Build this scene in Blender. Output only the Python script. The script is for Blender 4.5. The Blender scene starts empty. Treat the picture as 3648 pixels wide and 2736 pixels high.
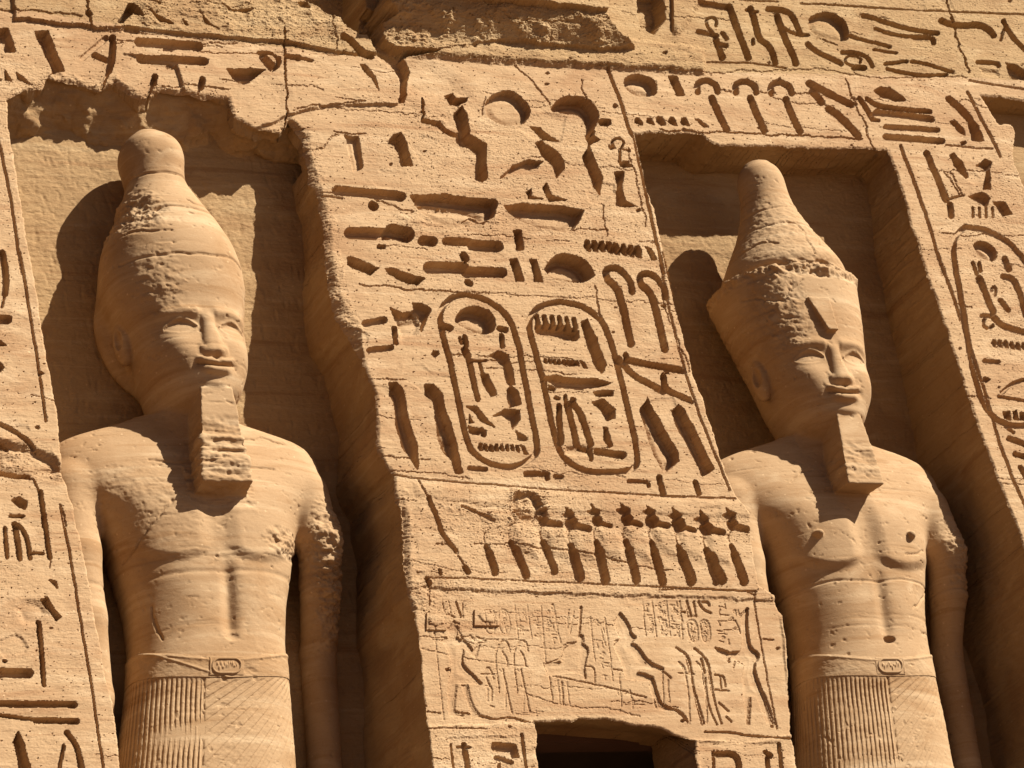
import bpy, math, time
import numpy as np
from math import radians as rad
t_start = time.time()
scene = bpy.context.scene
COL = scene.collection

# ------------------------------------------------------------------ camera, sky, sun, exposure
PSI, THE, RHO = rad(30), rad(25), rad(11.5)
FPX, DIST = 8000*3648/2212, 28.5
TGT = np.array([0, -.7, 6.2])
FW = np.array([math.sin(PSI)*math.cos(THE), math.cos(PSI)*math.cos(THE), math.sin(THE)])
R0 = np.array([math.cos(PSI), -math.sin(PSI), 0]); U0 = np.cross(R0, FW)
RT = R0*math.cos(RHO) - U0*math.sin(RHO); UP = R0*math.sin(RHO) + U0*math.cos(RHO)
CAM = TGT - DIST*FW
cam = bpy.data.cameras.new('camera'); cam_ob = bpy.data.objects.new('camera', cam); COL.objects.link(cam_ob)
from mathutils import Matrix
cam_ob.matrix_world = Matrix(((RT[0], UP[0], -FW[0], CAM[0]), (RT[1], UP[1], -FW[1], CAM[1]), (RT[2], UP[2], -FW[2], CAM[2]), (0, 0, 0, 1)))
cam.sensor_width = 36; cam.lens = FPX/3648*36; cam.clip_start = .5; cam.clip_end = 4000
scene.camera = cam_ob

SUN_AZ, SUN_EL = rad(50), rad(41.5)          # azimuth to the right of the facade's normal, elevation
L = np.array([math.sin(SUN_AZ)*math.cos(SUN_EL), -math.cos(SUN_AZ)*math.cos(SUN_EL), math.sin(SUN_EL)])
world = bpy.data.worlds.new('World'); scene.world = world; world.use_nodes = True
nt = world.node_tree; bgn = nt.nodes['Background']
sky = nt.nodes.new('ShaderNodeTexSky'); sky.sky_type = 'NISHITA'; sky.sun_disc = False
sky.sun_elevation = SUN_EL; sky.sun_rotation = math.atan2(L[0], L[1]); sky.dust_density = .6; sky.air_density = .12; sky.ozone_density = .6
nt.links.new(sky.outputs['Color'], bgn.inputs['Color']); bgn.inputs['Strength'].default_value = .05
sun = bpy.data.lights.new('sun', 'SUN'); sun_ob = bpy.data.objects.new('sun', sun); COL.objects.link(sun_ob)
sun.energy = 5.0; sun.angle = rad(.5); sun.color = (1.0, .965, .88)
from mathutils import Vector
sun_ob.rotation_euler = Vector((-L[0], -L[1], -L[2])).to_track_quat('-Z', 'Y').to_euler()
sun_ob.location = (20, -20, 30)
vs = scene.view_settings
vs.view_transform = 'Standard'; vs.look = 'None'; vs.gamma = 1; vs.use_curve_mapping = False; vs.exposure = 1.07
scene.cycles.max_bounces = 6; scene.cycles.diffuse_bounces = 5

# ------------------------------------------------------------------ the facade's front plane, measured from the photograph
BAT, Y0, Z0 = .16, .7, 6.2                  # it leans back: y = -(Y0 + BAT*(Z0 - z))
def front_y(z): return -(Y0 + BAT*(Z0 - z))
def ray(px, py): return FW + RT*(px - 1824)/FPX - UP*(py - 1368)/FPX
def on_front(px, py):
    d = ray(px, py); t = (-Y0 - BAT*Z0 + BAT*CAM[2] - CAM[1])/(d[1] - BAT*d[2]); return CAM + d*t
def on_y(px, py, y):
    d = ray(px, py); return CAM + d*(y - CAM[1])/d[1]
def project(x, y, z):
    vx, vy, vz = x - CAM[0], y - CAM[1], z - CAM[2]
    w = vx*FW[0] + vy*FW[1] + vz*FW[2]
    return 1824 + FPX*(vx*RT[0] + vy*RT[1] + vz*RT[2])/w, 1368 - FPX*(vx*UP[0] + vy*UP[1] + vz*UP[2])/w
PPM = 410.0                                 # photo pixels per metre on the front plane

# ------------------------------------------------------------------ noise
def fbm2(nr, nc, beta=1.6, dr=1.0, dc=1.0, seed=0, lo=0.0, hi=1e9):
    """Fractal noise on a grid; dr, dc = metres per row / column (stretch one to get bedding); lo/hi limit the wavelengths' frequency."""
    g = np.random.default_rng(seed)
    f = np.fft.rfft2(g.standard_normal((nr, nc), dtype=np.float32))
    fr = np.fft.fftfreq(nr)[:, None]/dr; fc = np.fft.rfftfreq(nc)[None, :]/dc
    k = np.sqrt(fr*fr + fc*fc); k[0, 0] = 1e9
    f = f*(k**(-beta))*((k > lo) & (k < hi))
    n = np.fft.irfft2(f, s=(nr, nc)).astype(np.float32)
    return n/(n.std() + 1e-9)
def _hash(ix, iy, iz, s):
    h = (ix*374761393 + iy*668265263 + iz*2147483647 + s*1274126177) & 0xffffffff
    h = ((h ^ (h >> 13))*1274126177) & 0xffffffff
    return ((h ^ (h >> 16)) & 0xffff)/32767.5 - 1
def vnoise(P, s=0):
    I = np.floor(P).astype(np.int64); f = P - I; f = f*f*(3 - 2*f); r = 0
    for a in (0, 1):
        for b in (0, 1):
            for c in (0, 1):
                w = (f[:, 0] if a else 1 - f[:, 0])*(f[:, 1] if b else 1 - f[:, 1])*(f[:, 2] if c else 1 - f[:, 2])
                r = r + w*_hash(I[:, 0]+a, I[:, 1]+b, I[:, 2]+c, s)
    return r
def fbm3(P, sc, octv=4, gain=.55, s=0):
    r = 0; a = 1; P = P*np.asarray(sc)
    for k in range(octv):
        r = r + a*vnoise(P, s + k); P = P*2.03 + 11.7; a *= gain
    return r
def sstep(a, b, x):
    t = np.clip((x - a)/(b - a), 0, 1); return t*t*(3 - 2*t)

# ------------------------------------------------------------------ materials
def sandstone(name, base, pale, red, rough_bump=.5, strata=1.0):
    m = bpy.data.materials.new(name); m.use_nodes = True
    t = m.node_tree; N = t.nodes; K = t.links.new; bs = N['Principled BSDF']
    bs.inputs['Roughness'].default_value = .93; bs.inputs['Specular IOR Level'].default_value = .15
    geo = N.new('ShaderNodeNewGeometry')
    def mp(scale, rot=(0, 0, 0)):
        n = N.new('ShaderNodeMapping'); n.inputs['Scale'].default_value = scale; n.inputs['Rotation'].default_value = rot
        K(geo.outputs['Position'], n.inputs['Vector']); return n.outputs[0]
    def noise(vec, scale, detail=5, rough=.6, dist=0):
        n = N.new('ShaderNodeTexNoise'); n.inputs['Scale'].default_value = scale; n.inputs['Detail'].default_value = detail
        n.inputs['Roughness'].default_value = rough; n.inputs['Distortion'].default_value = dist
        K(vec, n.inputs['Vector']); return n.outputs['Fac']
    def ramp(fac, stops):
        n = N.new('ShaderNodeValToRGB'); e = n.color_ramp.elements
        while len(e) < len(stops): e.new(.5)
        for k, (p, c) in enumerate(stops): e[k].position = p; e[k].color = (*c, 1) if len(c) == 3 else c
        K(fac, n.inputs['Fac']); return n.outputs['Color']
    def mix(fac, a, b, mode='MIX'):
        n = N.new('ShaderNodeMix'); n.data_type = 'RGBA'; n.blend_type = mode
        if isinstance(fac, float): n.inputs[0].default_value = fac
        else: K(fac, n.inputs[0])
        for s, v in ((6, a), (7, b)):
            if isinstance(v, tuple): n.inputs[s].default_value = (*v, 1)
            else: K(v, n.inputs[s])
        return n.outputs[2]
    bed = noise(mp((.35, .35, 5.5), (0, rad(3), 0)), 1.6, 6, .62, .6)
    col = ramp(bed, [(.33, red), (.45, base), (.56, base), (.66, pale)])
    patch = noise(mp((1, 1, 1.4)), 1.1, 5, .6, .8)
    col = mix(ramp(patch, [(.48, (0, 0, 0)), (.66, (.8, .8, .8))]), col, red)
    pp = noise(mp((.8, .8, 2.2), (.3, .2, 0)), 1.7, 6, .62, 1.0)
    col = mix(ramp(pp, [(.54, (0, 0, 0)), (.68, (.75, .75, .75))]), col, pale)
    st = noise(mp((.25, .25, 16), (0, rad(4), 0)), 1.5, 4, .6, .3)
    col = mix(ramp(st, [(.58, (0, 0, 0)), (.70, (.32, .32, .32))]), col, tuple(min(1, c*1.12) for c in pale))
    fine = noise(mp((1, 1, 2.2)), 26, 6, .7)
    col = mix(ramp(fine, [(.30, (.35, .35, .35)), (.45, (0, 0, 0))]), col, tuple(c*.72 for c in red))
    grain = noise(mp((1, 1, 1)), 130, 3, .7)
    col = mix(.14, col, ramp(grain, [(.3, tuple(c*.7 for c in base)), (.7, tuple(min(1, c*1.25) for c in pale))]))
    spk = N.new('ShaderNodeTexVoronoi'); spk.inputs['Scale'].default_value = 9; K(mp((1, 1, 1)), spk.inputs['Vector'])
    col = mix(ramp(spk.outputs['Distance'], [(.0, (.8, .8, .8)), (.10, (0, 0, 0))]), col, tuple(min(1, c*1.35) for c in pale))
    K(col, bs.inputs['Base Color'])
    b1 = noise(mp((1, 1, 2.4)), 18, 8, .68, .5); b2 = noise(mp((.5, .5, 9), (0, rad(3), 0)), 6, 6, .6, .4)
    ad = N.new('ShaderNodeMath'); ad.operation = 'MULTIPLY_ADD'; K(b2, ad.inputs[0]); ad.inputs[1].default_value = .25*strata; K(b1, ad.inputs[2])
    bp = N.new('ShaderNodeBump'); bp.inputs['Strength'].default_value = rough_bump; bp.inputs['Distance'].default_value = .02
    K(ad.outputs[0], bp.inputs['Height']); K(bp.outputs[0], bs.inputs['Normal'])
    return m
BASE, PALE, RED = (.368, .230, .119), (.45, .305, .172), (.285, .152, .070)
M_ROCK = sandstone('sandstone', BASE, PALE, RED, .2)
M_STAT = sandstone('statue_sandstone', tuple(c*.98 for c in BASE), tuple(c*.97 for c in PALE), (.28, .155, .068), .16)
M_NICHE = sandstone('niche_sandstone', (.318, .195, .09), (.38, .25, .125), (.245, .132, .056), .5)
M_ROUGH = sandstone('broken_sandstone', (.33, .205, .096), (.40, .27, .14), (.255, .14, .06), .5)
def flat_mat(name, col, bump=.3):
    m = bpy.data.materials.new(name); m.use_nodes = True; t = m.node_tree; bs = t.nodes['Principled BSDF']; bs.inputs['Roughness'].default_value = .85
    n = t.nodes.new('ShaderNodeTexNoise'); n.inputs['Scale'].default_value = 7; n.inputs['Detail'].default_value = 6
    g = t.nodes.new('ShaderNodeNewGeometry'); t.links.new(g.outputs['Position'], n.inputs['Vector'])
    r = t.nodes.new('ShaderNodeValToRGB'); r.color_ramp.elements[0].color = (*[c*.75 for c in col], 1); r.color_ramp.elements[1].color = (*[min(1, c*1.2) for c in col], 1)
    t.links.new(n.outputs['Fac'], r.inputs['Fac']); t.links.new(r.outputs['Color'], bs.inputs['Base Color'])
    b = t.nodes.new('ShaderNodeBump'); b.inputs['Strength'].default_value = bump; t.links.new(n.outputs['Fac'], b.inputs['Height']); t.links.new(b.outputs[0], bs.inputs['Normal'])
    return m
M_SAND = flat_mat('desert_sand', (.13, .07, .03))
M_WOOD = flat_mat('dark_wood', (.10, .045, .025))
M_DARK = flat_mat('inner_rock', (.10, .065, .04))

# ------------------------------------------------------------------ mesh and naming helpers
def mesh_from(name, V, Q, mat, parent=None, smooth=True, label=None):
    """V (n,3), Q (m,4) quads -> one mesh object with only the vertices its quads use."""
    used = np.zeros(len(V), bool); used[Q.ravel()] = True
    idx = np.cumsum(used) - 1
    V = np.ascontiguousarray(V[used], np.float32); Q = idx[Q].astype(np.int32)
    me = bpy.data.meshes.new(name)
    me.vertices.add(len(V)); me.vertices.foreach_set('co', V.ravel())
    me.loops.add(Q.size); me.loops.foreach_set('vertex_index', Q.ravel())
    me.polygons.add(len(Q)); me.polygons.foreach_set('loop_start', np.arange(0, Q.size, 4, dtype=np.int32))
    me.polygons.foreach_set('use_smooth', np.full(len(Q), smooth, bool))
    me.materials.append(mat); me.update(calc_edges=True)
    o = bpy.data.objects.new(name, me); COL.objects.link(o)
    if parent is not None: o.parent = parent
    if label: o['label'] = label
    return o
def thing(name, label, cat, group=None, loc=(0, 0, 0)):
    o = bpy.data.objects.new(name, None); COL.objects.link(o); o.location = loc
    o['label'] = label; o['category'] = cat
    if group: o['group'] = group
    return o
def grid_quads(nr, nc):
    a = np.arange(nr*nc).reshape(nr, nc)
    return np.stack([a[:-1, :-1], a[:-1, 1:], a[1:, 1:], a[1:, :-1]], -1).reshape(-1, 4)

# ------------------------------------------------------------------ signs cut into the stone, traced on the front plane
# each block of the photograph was enlarged 1.7x when traced: OFF = its corner in the photograph
OFF = {'A': (0, 0), 'B': (1150, 0), 'C': (2348, 0), 'D': (0, 900), 'E': (1150, 900), 'F': (2348, 900), 'G': (0, 1761), 'H': (1250, 1761), 'I': (2348, 1761)}
ZS = 1300/2212
CUTS = []          # (kind, points px, width px, depth m, soft px)
def P(blk, pts): o = OFF[blk]; return [(o[0] + x*ZS, o[1] + y*ZS) for x, y in pts]
def poly(blk, dep, *pts, soft=4): CUTS.append(('p', P(blk, pts), 0, dep, soft))
def stroke(blk, w, dep, *pts, soft=3.5, taper=None): CUTS.append(('s', P(blk, pts), w*ZS, dep, soft))
def crack(blk, w, *pts, dep=.014): CUTS.append(('c', P(blk, pts), w*ZS, dep, 2.5))
def teeth(blk, dep, x0, x1, n, y0, dy=0, w=26, h=60, lean=10):
    for k in range(n):
        x = x0 + (x1 - x0)*k/(n - 1); y = y0 + dy*k/(n - 1)
        poly(blk, dep, (x - w*.3, y), (x + w*.15, y), (x + w*.55, y + h*.5), (x + w*.35 + lean, y + h), (x - w*.15 + lean*.3, y + h*.9), (x - w*.5, y + h*.55), soft=3)
D1, D2, D3, D4 = .11, .08, .05, .028
# --- upper left architrave
poly('A', D1, (-30, 170), (50, 165), (95, 310), (35, 310), (35, 260), (-30, 250))
poly('A', D2, (30, 420), (75, 490), (35, 480)); poly('A', D2, (100, 430), (190, 510), (110, 475)); poly('A', D2, (-40, 440), (10, 480), (-40, 480))
poly('A', D1, (210, 190), (290, 185), (390, 430), (325, 440))
stroke('A', 34, D4, (505, 350), (640, 235)); stroke('A', 36, D2, (680, 230), (686, 330), (660, 430)); stroke('A', 18, D3, (660, 430), (622, 525)); stroke('A', 30, D2, (570, 335), (645, 365))
stroke('A', 52, D2, (842, 255), (1205, 280)); stroke('A', 44, D2, (852, 360), (1230, 385)); stroke('A', 22, D3, (1000, 300), (1040, 300)); stroke('A', 26, D3, (1020, 405), (1050, 405))
stroke('A', 34, D2, (940, 465), (930, 510)); stroke('A', 12, D3, (930, 510), (905, 580)); stroke('A', 34, D2, (1220, 492), (1210, 540)); stroke('A', 10, D3, (1210, 540), (1190, 575))
poly('A', D1, (1365, 425), (1420, 430), (1600, 432), (1480, 520), (1430, 512), (1400, 490))
stroke('A', 26, D2, (1570, 325), (1650, 322), (1685, 370), (1680, 410), (1640, 430)); stroke('A', 50, D2, (1590, 360), (1640, 415)); stroke('A', 34, D2, (1735, 345), (1800, 362)); stroke('A', 16, D3, (1800, 362), (1885, 380))
crack('A', 9, (1720, 180), (1722, 340), (1730, 560), (1735, 940), dep=.05)
crack('A', 12, (-20, 55), (320, 85), (480, 112)); crack('A', 12, (80, 122), (540, 175), (760, 182), dep=.02); crack('A', 12, (515, -10), (530, 90), (545, 175), dep=.03)
stroke('A', 14, .03, (760, 178), (900, 195), (1300, 235), (1780, 265), (2040, 330), (2180, 345))
crack('A', 8, (2005, 100), (2030, 310))
poly('A', .12, (710, 150), (740, 90), (770, 40), (800, 35), (860, 110), (800, 90), (735, 150)); poly('A', .07, (895, 80), (960, 110), (1035, 155), (960, 145)); poly('A', .06, (1335, 30), (1400, 70), (1530, 65), (1480, 85), (1380, 75))
poly('A', .06, (1100, 130), (1140, 165), (1120, 165)); poly('A', .05, (1200, 80), (1260, 150), (1320, 185), (1240, 150)); poly('A', .06, (880, 0), (900, 25), (960, 40), (900, 10)); poly('A', .06, (1800, 30), (1850, 25), (1870, 55), (1820, 50))
stroke('A', 26, .06, (760, 182), (830, 190))
poly('A', .016, (1385, 600), (1410, 500), (1560, 450), (1720, 560), (1720, 785), (1500, 785), (1420, 720), soft=50)
crack('A', 8, (980, 520), (1200, 530), (1380, 560)); crack('A', 8, (1760, 680), (1900, 650), (2110, 640)); crack('A', 8, (1860, 905), (1950, 890), (2060, 800), (2200, 820))
# --- upper middle
stroke('B', 40, .09, (115, 235), (150, 250), (235, 340), (285, 350)); poly('B', D2, (220, 405), (245, 400), (310, 480), (332, 562), (288, 490), (240, 440))
poly('B', .02, (510, 380), (640, 390), (780, 470), (880, 590), (700, 590), (520, 560), (500, 480), soft=40)
poly('B', D1, (745, 580), (790, 560), (805, 590), (878, 592), (872, 615), (820, 645), (770, 632)); poly('B', D1, (790, 700), (842, 640), (872, 700), (890, 820), (985, 880), (992, 1080), (960, 1106), (925, 1092), (930, 940), (880, 900), (830, 892), (805, 850), (825, 800))
poly('B', .075, (985, 640), (1000, 600), (1100, 543), (1180, 560), (1240, 630), (1260, 690), (1205, 765), (1080, 760), (1000, 710))
poly('B', .13, (1382, 655), (1430, 600), (1500, 578), (1600, 595), (1660, 650), (1672, 710), (1640, 800), (1602, 845), (1585, 735), (1540, 695), (1390, 680))
poly('B', .05, (135, 822), (215, 830), (240, 1000), (235, 1025), (185, 1040))
poly('B', D1, (395, 872), (420, 820), (470, 808), (502, 862), (542, 1005), (475, 1002), (455, 935), (430, 885))
poly('B', D2, (1255, 768), (1320, 780), (1382, 832), (1442, 866), (1332, 850)); poly('B', D1, (1288, 872), (1318, 856), (1420, 930), (1462, 985), (1455, 1030), (1415, 1076), (1392, 1012), (1340, 965))
poly('B', D3, (1070, 1085), (1150, 1010), (1240, 972), (1330, 985), (1300, 1022), (1180, 1052)); poly('B', D2, (1235, 1170), (1260, 1148), (1262, 1190), (1328, 1210), (1245, 1207)); poly('B', D2, (1330, 1150), (1352, 1118), (1382, 1188), (1472, 1217), (1370, 1224))
poly('B', D1, (1590, 830), (1620, 798), (1672, 850), (1610, 882)); poly('B', D1, (1573, 950), (1610, 888), (1692, 1080), (1676, 1182), (1630, 1110)); stroke('B', 12, D3, (1640, 805), (1610, 880))
stroke('B', 12, D3, (1760, 895), (1745, 860), (1785, 835), (1828, 860), (1805, 900)); poly('B', D3, (1730, 888), (1775, 905), (1735, 912)); poly('B', D3, (1805, 908), (1860, 908), (1860, 925)); stroke('B', 12, D3, (1797, 910), (1797, 985))
poly('B', D2, (1795, 985), (1850, 978), (1877, 1012), (1800, 1012)); poly('B', D2, (1768, 1048), (1822, 1045), (1812, 1150), (1830, 1220), (1905, 1257), (1775, 1250), (1782, 1130)); stroke('B', 40, D2, (1690, 745), (1725, 745))
stroke('B', 17, .035, (1725, 418), (1800, 600), (1850, 780), (1880, 830)); crack('B', 8, (1160, 395), (1250, 470), (1380, 640)); crack('B', 8, (1560, 480), (1590, 590), (1610, 660)); crack('B', 10, (600, 600), (610, 730), (700, 745), (780, 820), (860, 850), dep=.05); stroke('B', 26, .06, (610, 735), (690, 750), (750, 810), (830, 830))
stroke('B', 54, D2, (88, 1152), (475, 1190)); stroke('B', 50, D2, (300, 1245), (310, 1250))
poly('B', .10, (520, 1168), (1040, 1213), (1057, 1235), (1040, 1312), (985, 1342), (920, 1300), (800, 1268), (560, 1240)); poly('B', .05, (560, 1235), (1000, 1280), (985, 1342), (900, 1372), (780, 1385), (680, 1345), (600, 1285), soft=8)
poly('B', .06, (800, 1362), (900, 1300), (985, 1340), (970, 1365), (900, 1330))
poly('B', .09, (1090, 1233), (1577, 1263), (1560, 1345), (1500, 1405), (1350, 1392), (1200, 1342), (1120, 1292))
stroke('B', 68, D2, (165, 1412), (390, 1420)); stroke('B', 90, D1, (420, 1405), (505, 1425)); stroke('B', 56, D2, (605, 1462), (665, 1466)); stroke('B', 44, D2, (745, 1465), (880, 1472)); stroke('B', 62, D2, (905, 1488), (1060, 1498)); stroke('B', 24, D2, (340, 1495), (365, 1497)); stroke('B', 36, D2, (850, 1550), (865, 1575))
poly('B', D1, (1153, 1400), (1196, 1400), (1217, 1516), (1175, 1517))
teeth('B', D2, 1600, 1905, 8, 1455, 40, 42, 72, 6); poly('B', D2, (1953, 1497), (1985, 1510), (2022, 1577), (1990, 1577))
stroke('B', 16, .03, (1885, 840), (1930, 1050), (2000, 1380), (2065, 1659)); crack('B', 7, (1850, 900), (1960, 1370))
crack('B', 8, (0, 1160), (260, 1180), (540, 1290)); crack('B', 7, (1500, 1400), (1720, 1395)); crack('B', 7, (1695, 1240), (1715, 1440)); crack('B', 8, (0, 650), (140, 640), (260, 620)); crack('B', 8, (70, 800), (260, 820)); crack('B', 8, (980, 590), (965, 700)); stroke('B', 12, .02, (0, 1185), (120, 1200))
# --- middle panel
poly('E', D1, (150, 28), (180, 28), (342, 92), (290, 137), (150, 72)); poly('E', D1, (378, 98), (420, 98), (613, 160), (572, 197), (500, 185), (400, 132))
stroke('E', 66, D2, (642, 92), (850, 97)); stroke('E', 58, D2, (865, 120), (1085, 122)); stroke('E', 34, D2, (875, 180), (890, 190)); stroke('E', 30, D2, (845, 20), (855, 40))
poly('E', D1, (1130, 43), (1175, 40), (1217, 176), (1170, 177)); poly('E', D1, (1255, 45), (1292, 45), (1330, 176), (1285, 177))
poly('E', .13, (1342, 92), (1400, 20), (1480, 5), (1580, 40), (1652, 130), (1618, 168), (1562, 186), (1440, 172), (1362, 135))
for dx, dy in ((0, 0), (205, 32)):
    stroke('E', 34, D2, (1872+dx, 240+dy), (1860+dx, 175+dy), (1805+dx, 108+dy), (1735+dx, 92+dy), (1708+dx, 125+dy), (1725+dx, 165+dy)); stroke('E', 40, D2, (1725+dx, 165+dy), (1790+dx, 225+dy), (1832+dx, 400+dy), (1868+dx, 555+dy))
CART1 = P('E', [(870, 255), (1000, 290), (1110, 370), (1172, 500), (1212, 700), (1258, 950), (1302, 1150), (1302, 1225), (1200, 1288), (1080, 1298), (960, 1255), (885, 1180), (842, 1000), (800, 800), (765, 640), (725, 500), (705, 400), (725, 320), (795, 262), (870, 255)])
CART2 = P('E', [(1440, 300), (1560, 322), (1680, 392), (1740, 520), (1790, 700), (1850, 950), (1908, 1200), (1910, 1310), (1780, 1328), (1640, 1330), (1510, 1288), (1435, 1200), (1390, 1050), (1340, 800), (1285, 600), (1250, 470), (1252, 390), (1320, 318), (1440, 300)])
CART3 = P('C', [(1860, 1372), (2000, 1390), (2130, 1460), (2250, 1600), (2350, 1900), (2440, 2200), (2400, 2500), (2230, 2590), (2050, 2560), (1960, 2440), (1905, 2260), (1850, 1900), (1800, 1640), (1785, 1500), (1800, 1420), (1860, 1372)])
for c in (CART1, CART2, CART3): CUTS.append(('s', c, 30*ZS, D2*.8, 3.5))
poly('E', .10, (803, 388), (850, 340), (930, 325), (1020, 360), (1052, 420), (1032, 482), (985, 497), (880, 472), (812, 430)); stroke('E', 34, D2, (715, 440), (770, 462)); stroke('E', 30, D2, (1068, 462), (1105, 470)); stroke('E', 26, D2, (860, 510), (868, 565)); stroke('E', 26, D2, (1080, 505), (1086, 570)); stroke('E', 18, D3, (830, 520), (840, 550))
stroke('E', 40, D2, (858, 592), (875, 625)); stroke('E', 28, D2, (875, 625), (902, 730), (938, 890)); stroke('E', 14, D3, (905, 655), (990, 655)); stroke('E', 16, D3, (950, 670), (965, 740)); poly('E', D2, (962, 738), (1000, 740), (1057, 862), (1020, 872), (972, 800))
poly('E', D2, (1008, 625), (1060, 595), (1122, 622), (1152, 730), (1162, 800), (1120, 802), (1095, 692), (1040, 645)); poly('E', D2, (1118, 832), (1140, 805), (1182, 850), (1202, 917), (1130, 937))
poly('E', D2, (870, 933), (932, 933), (1000, 1018), (1042, 1057), (962, 1022), (912, 962)); poly('E', D2, (1038, 988), (1100, 945), (1192, 955), (1197, 1012), (1150, 1067), (1140, 1022), (1090, 988)); poly('E', D2, (880, 1048), (960, 1070), (950, 1102), (888, 1092)); poly('E', D2, (960, 1063), (992, 1080), (987, 1117), (965, 1112)); poly('E', D3, (1170, 1078), (1242, 1120), (1242, 1137), (1190, 1132)); poly('E', D2, (888, 978), (917, 1032), (888, 1032))
teeth('E', D3, 958, 1180, 8, 1155, 12, 26, 44, 6); poly('E', D3, (1198, 1165), (1222, 1170), (1248, 1222), (1222, 1222))
stroke('E', 24, D3, (890, 1306), (990, 1314)); stroke('E', 30, D2, (1235, 1336), (1362, 1338)); stroke('E', 26, D2, (1362, 1338), (1365, 1362)); stroke('E', 24, D3, (1412, 1348), (1450, 1355))
poly('E', .10, (1280, 430), (1550, 455), (1557, 537), (1480, 532), (1400, 502), (1288, 497))
for k in range(6): stroke('E', 22, D2, (1294 + 45*k, 385 + 4*k), (1304 + 46*k, 440 + 4*k))
poly('E', D1, (1563, 422), (1600, 408), (1640, 480), (1717, 682), (1690, 732), (1650, 692), (1590, 520))
teeth('E', D3, 1347, 1540, 8, 642, 12, 24, 36, 6); poly('E', D3, (1555, 655), (1580, 662), (1606, 702), (1580, 702))
poly('E', D2, (1338, 757), (1400, 748), (1550, 765), (1650, 763), (1747, 792), (1700, 812), (1560, 828), (1420, 817)); poly('E', D2, (1363, 808), (1412, 822), (1402, 842), (1368, 837)); poly('E', D2, (1640, 850), (1700, 835), (1762, 840), (1757, 867), (1660, 867))
stroke('E', 28, D2, (1432, 930), (1432, 1030), (1450, 1152)); stroke('E', 34, D2, (1480, 920), (1512, 1040), (1540, 1162)); stroke('E', 34, D2, (1512, 910), (1572, 985), (1625, 1162)); stroke('E', 18, D3, (1410, 878), (1430, 885)); stroke('E', 20, D3, (1470, 870), (1475, 915)); stroke('E', 22, D3, (1512, 888), (1525, 890))
poly('E', D1, (1628, 907), (1700, 893), (1772, 950), (1767, 1002), (1725, 1022), (1690, 962)); poly('E', D2, (1703, 1058), (1727, 1060), (1757, 1170), (1735, 1182), (1708, 1130))
stroke('E', 40, D2, (1665, 1206), (1820, 1228)); poly('E', .03, (1465, 1220), (1480, 1175), (1620, 1170), (1630, 1225), soft=10); stroke('E', 20, D2, (1620, 1185), (1630, 1250)); stroke('E', 22, D2, (1560, 1180), (1610, 1195))
poly('E', D2, (410, 335), (480, 367), (560, 350), (560, 402), (440, 417)); poly('E', D2, (543, 303), (600, 305), (652, 345), (600, 477), (590, 420), (560, 370)); stroke('E', 40, D3, (260, 430), (370, 408)); poly('E', D2, (420, 450), (447, 450), (452, 557), (430, 552)); stroke('E', 30, D3, (280, 590), (415, 575)); poly('E', .03, (450, 430), (560, 400), (600, 440), (560, 500), (480, 520), soft=12)
poly('E', D1, (405, 788), (450, 786), (492, 840), (512, 970), (572, 1180), (582, 1285), (575, 1310), (530, 1232), (480, 1182), (450, 1050), (430, 900), (408, 872)); poly('E', D1, (620, 798), (670, 793), (717, 850), (742, 950), (802, 1120), (847, 1332), (805, 1337), (785, 1262), (720, 1192), (688, 1050), (670, 900), (625, 862))
poly('E', D1, (1925, 950), (1970, 883), (2012, 960), (2152, 1210), (2162, 1262), (2070, 1333), (2020, 1242), (1960, 1080)); poly('F', D1, (80, 962), (120, 918), (162, 960), (332, 1310), (265, 1352), (180, 1182), (110, 1060))
stroke('E', 32, D2, (2040, 1362), (2066, 1458)); stroke('F', 30, D2, (220, 1392), (242, 1458))
stroke('E', 36, D2, (1845, 652), (2180, 718)); stroke('E', 28, D2, (1837, 620), (1845, 660)); stroke('E', 28, D2, (1790, 640), (1815, 665)); stroke('E', 34, D2, (1825, 682), (1890, 752), (1990, 802), (2065, 842)); stroke('E', 32, D2, (2062, 748), (2075, 830), (2150, 862), (2238, 900))
stroke('E', 18, D3, (1855, 1385), (1970, 1385), (1975, 1412))
crack('E', 9, (220, 190), (620, 232), (1000, 250)); crack('E', 9, (860, 240), (1650, 285), (2170, 322), dep=.008); stroke('E', 9, .022, (420, 1345), (590, 1370), (1100, 1410), (1500, 1440), (2212, 1478)); stroke('F', 9, .022, (0, 1475), (465, 1488))
crack('E', 9, (1645, 200), (1690, 420)); stroke('E', 14, .022, (2060, 0), (2130, 280), (2210, 560)); stroke('F', 14, .022, (10, 80), (60, 350), (150, 700), (250, 1000), (430, 1440)); crack('F', 8, (0, 180), (30, 330), (190, 720))
crack('E', 12, (580, 1370), (620, 1470), (700, 1600)); stroke('E', 18, .03, (850, 1540), (960, 1580), (1040, 1620)); crack('E', 8, (330, 760), (500, 770))
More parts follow.
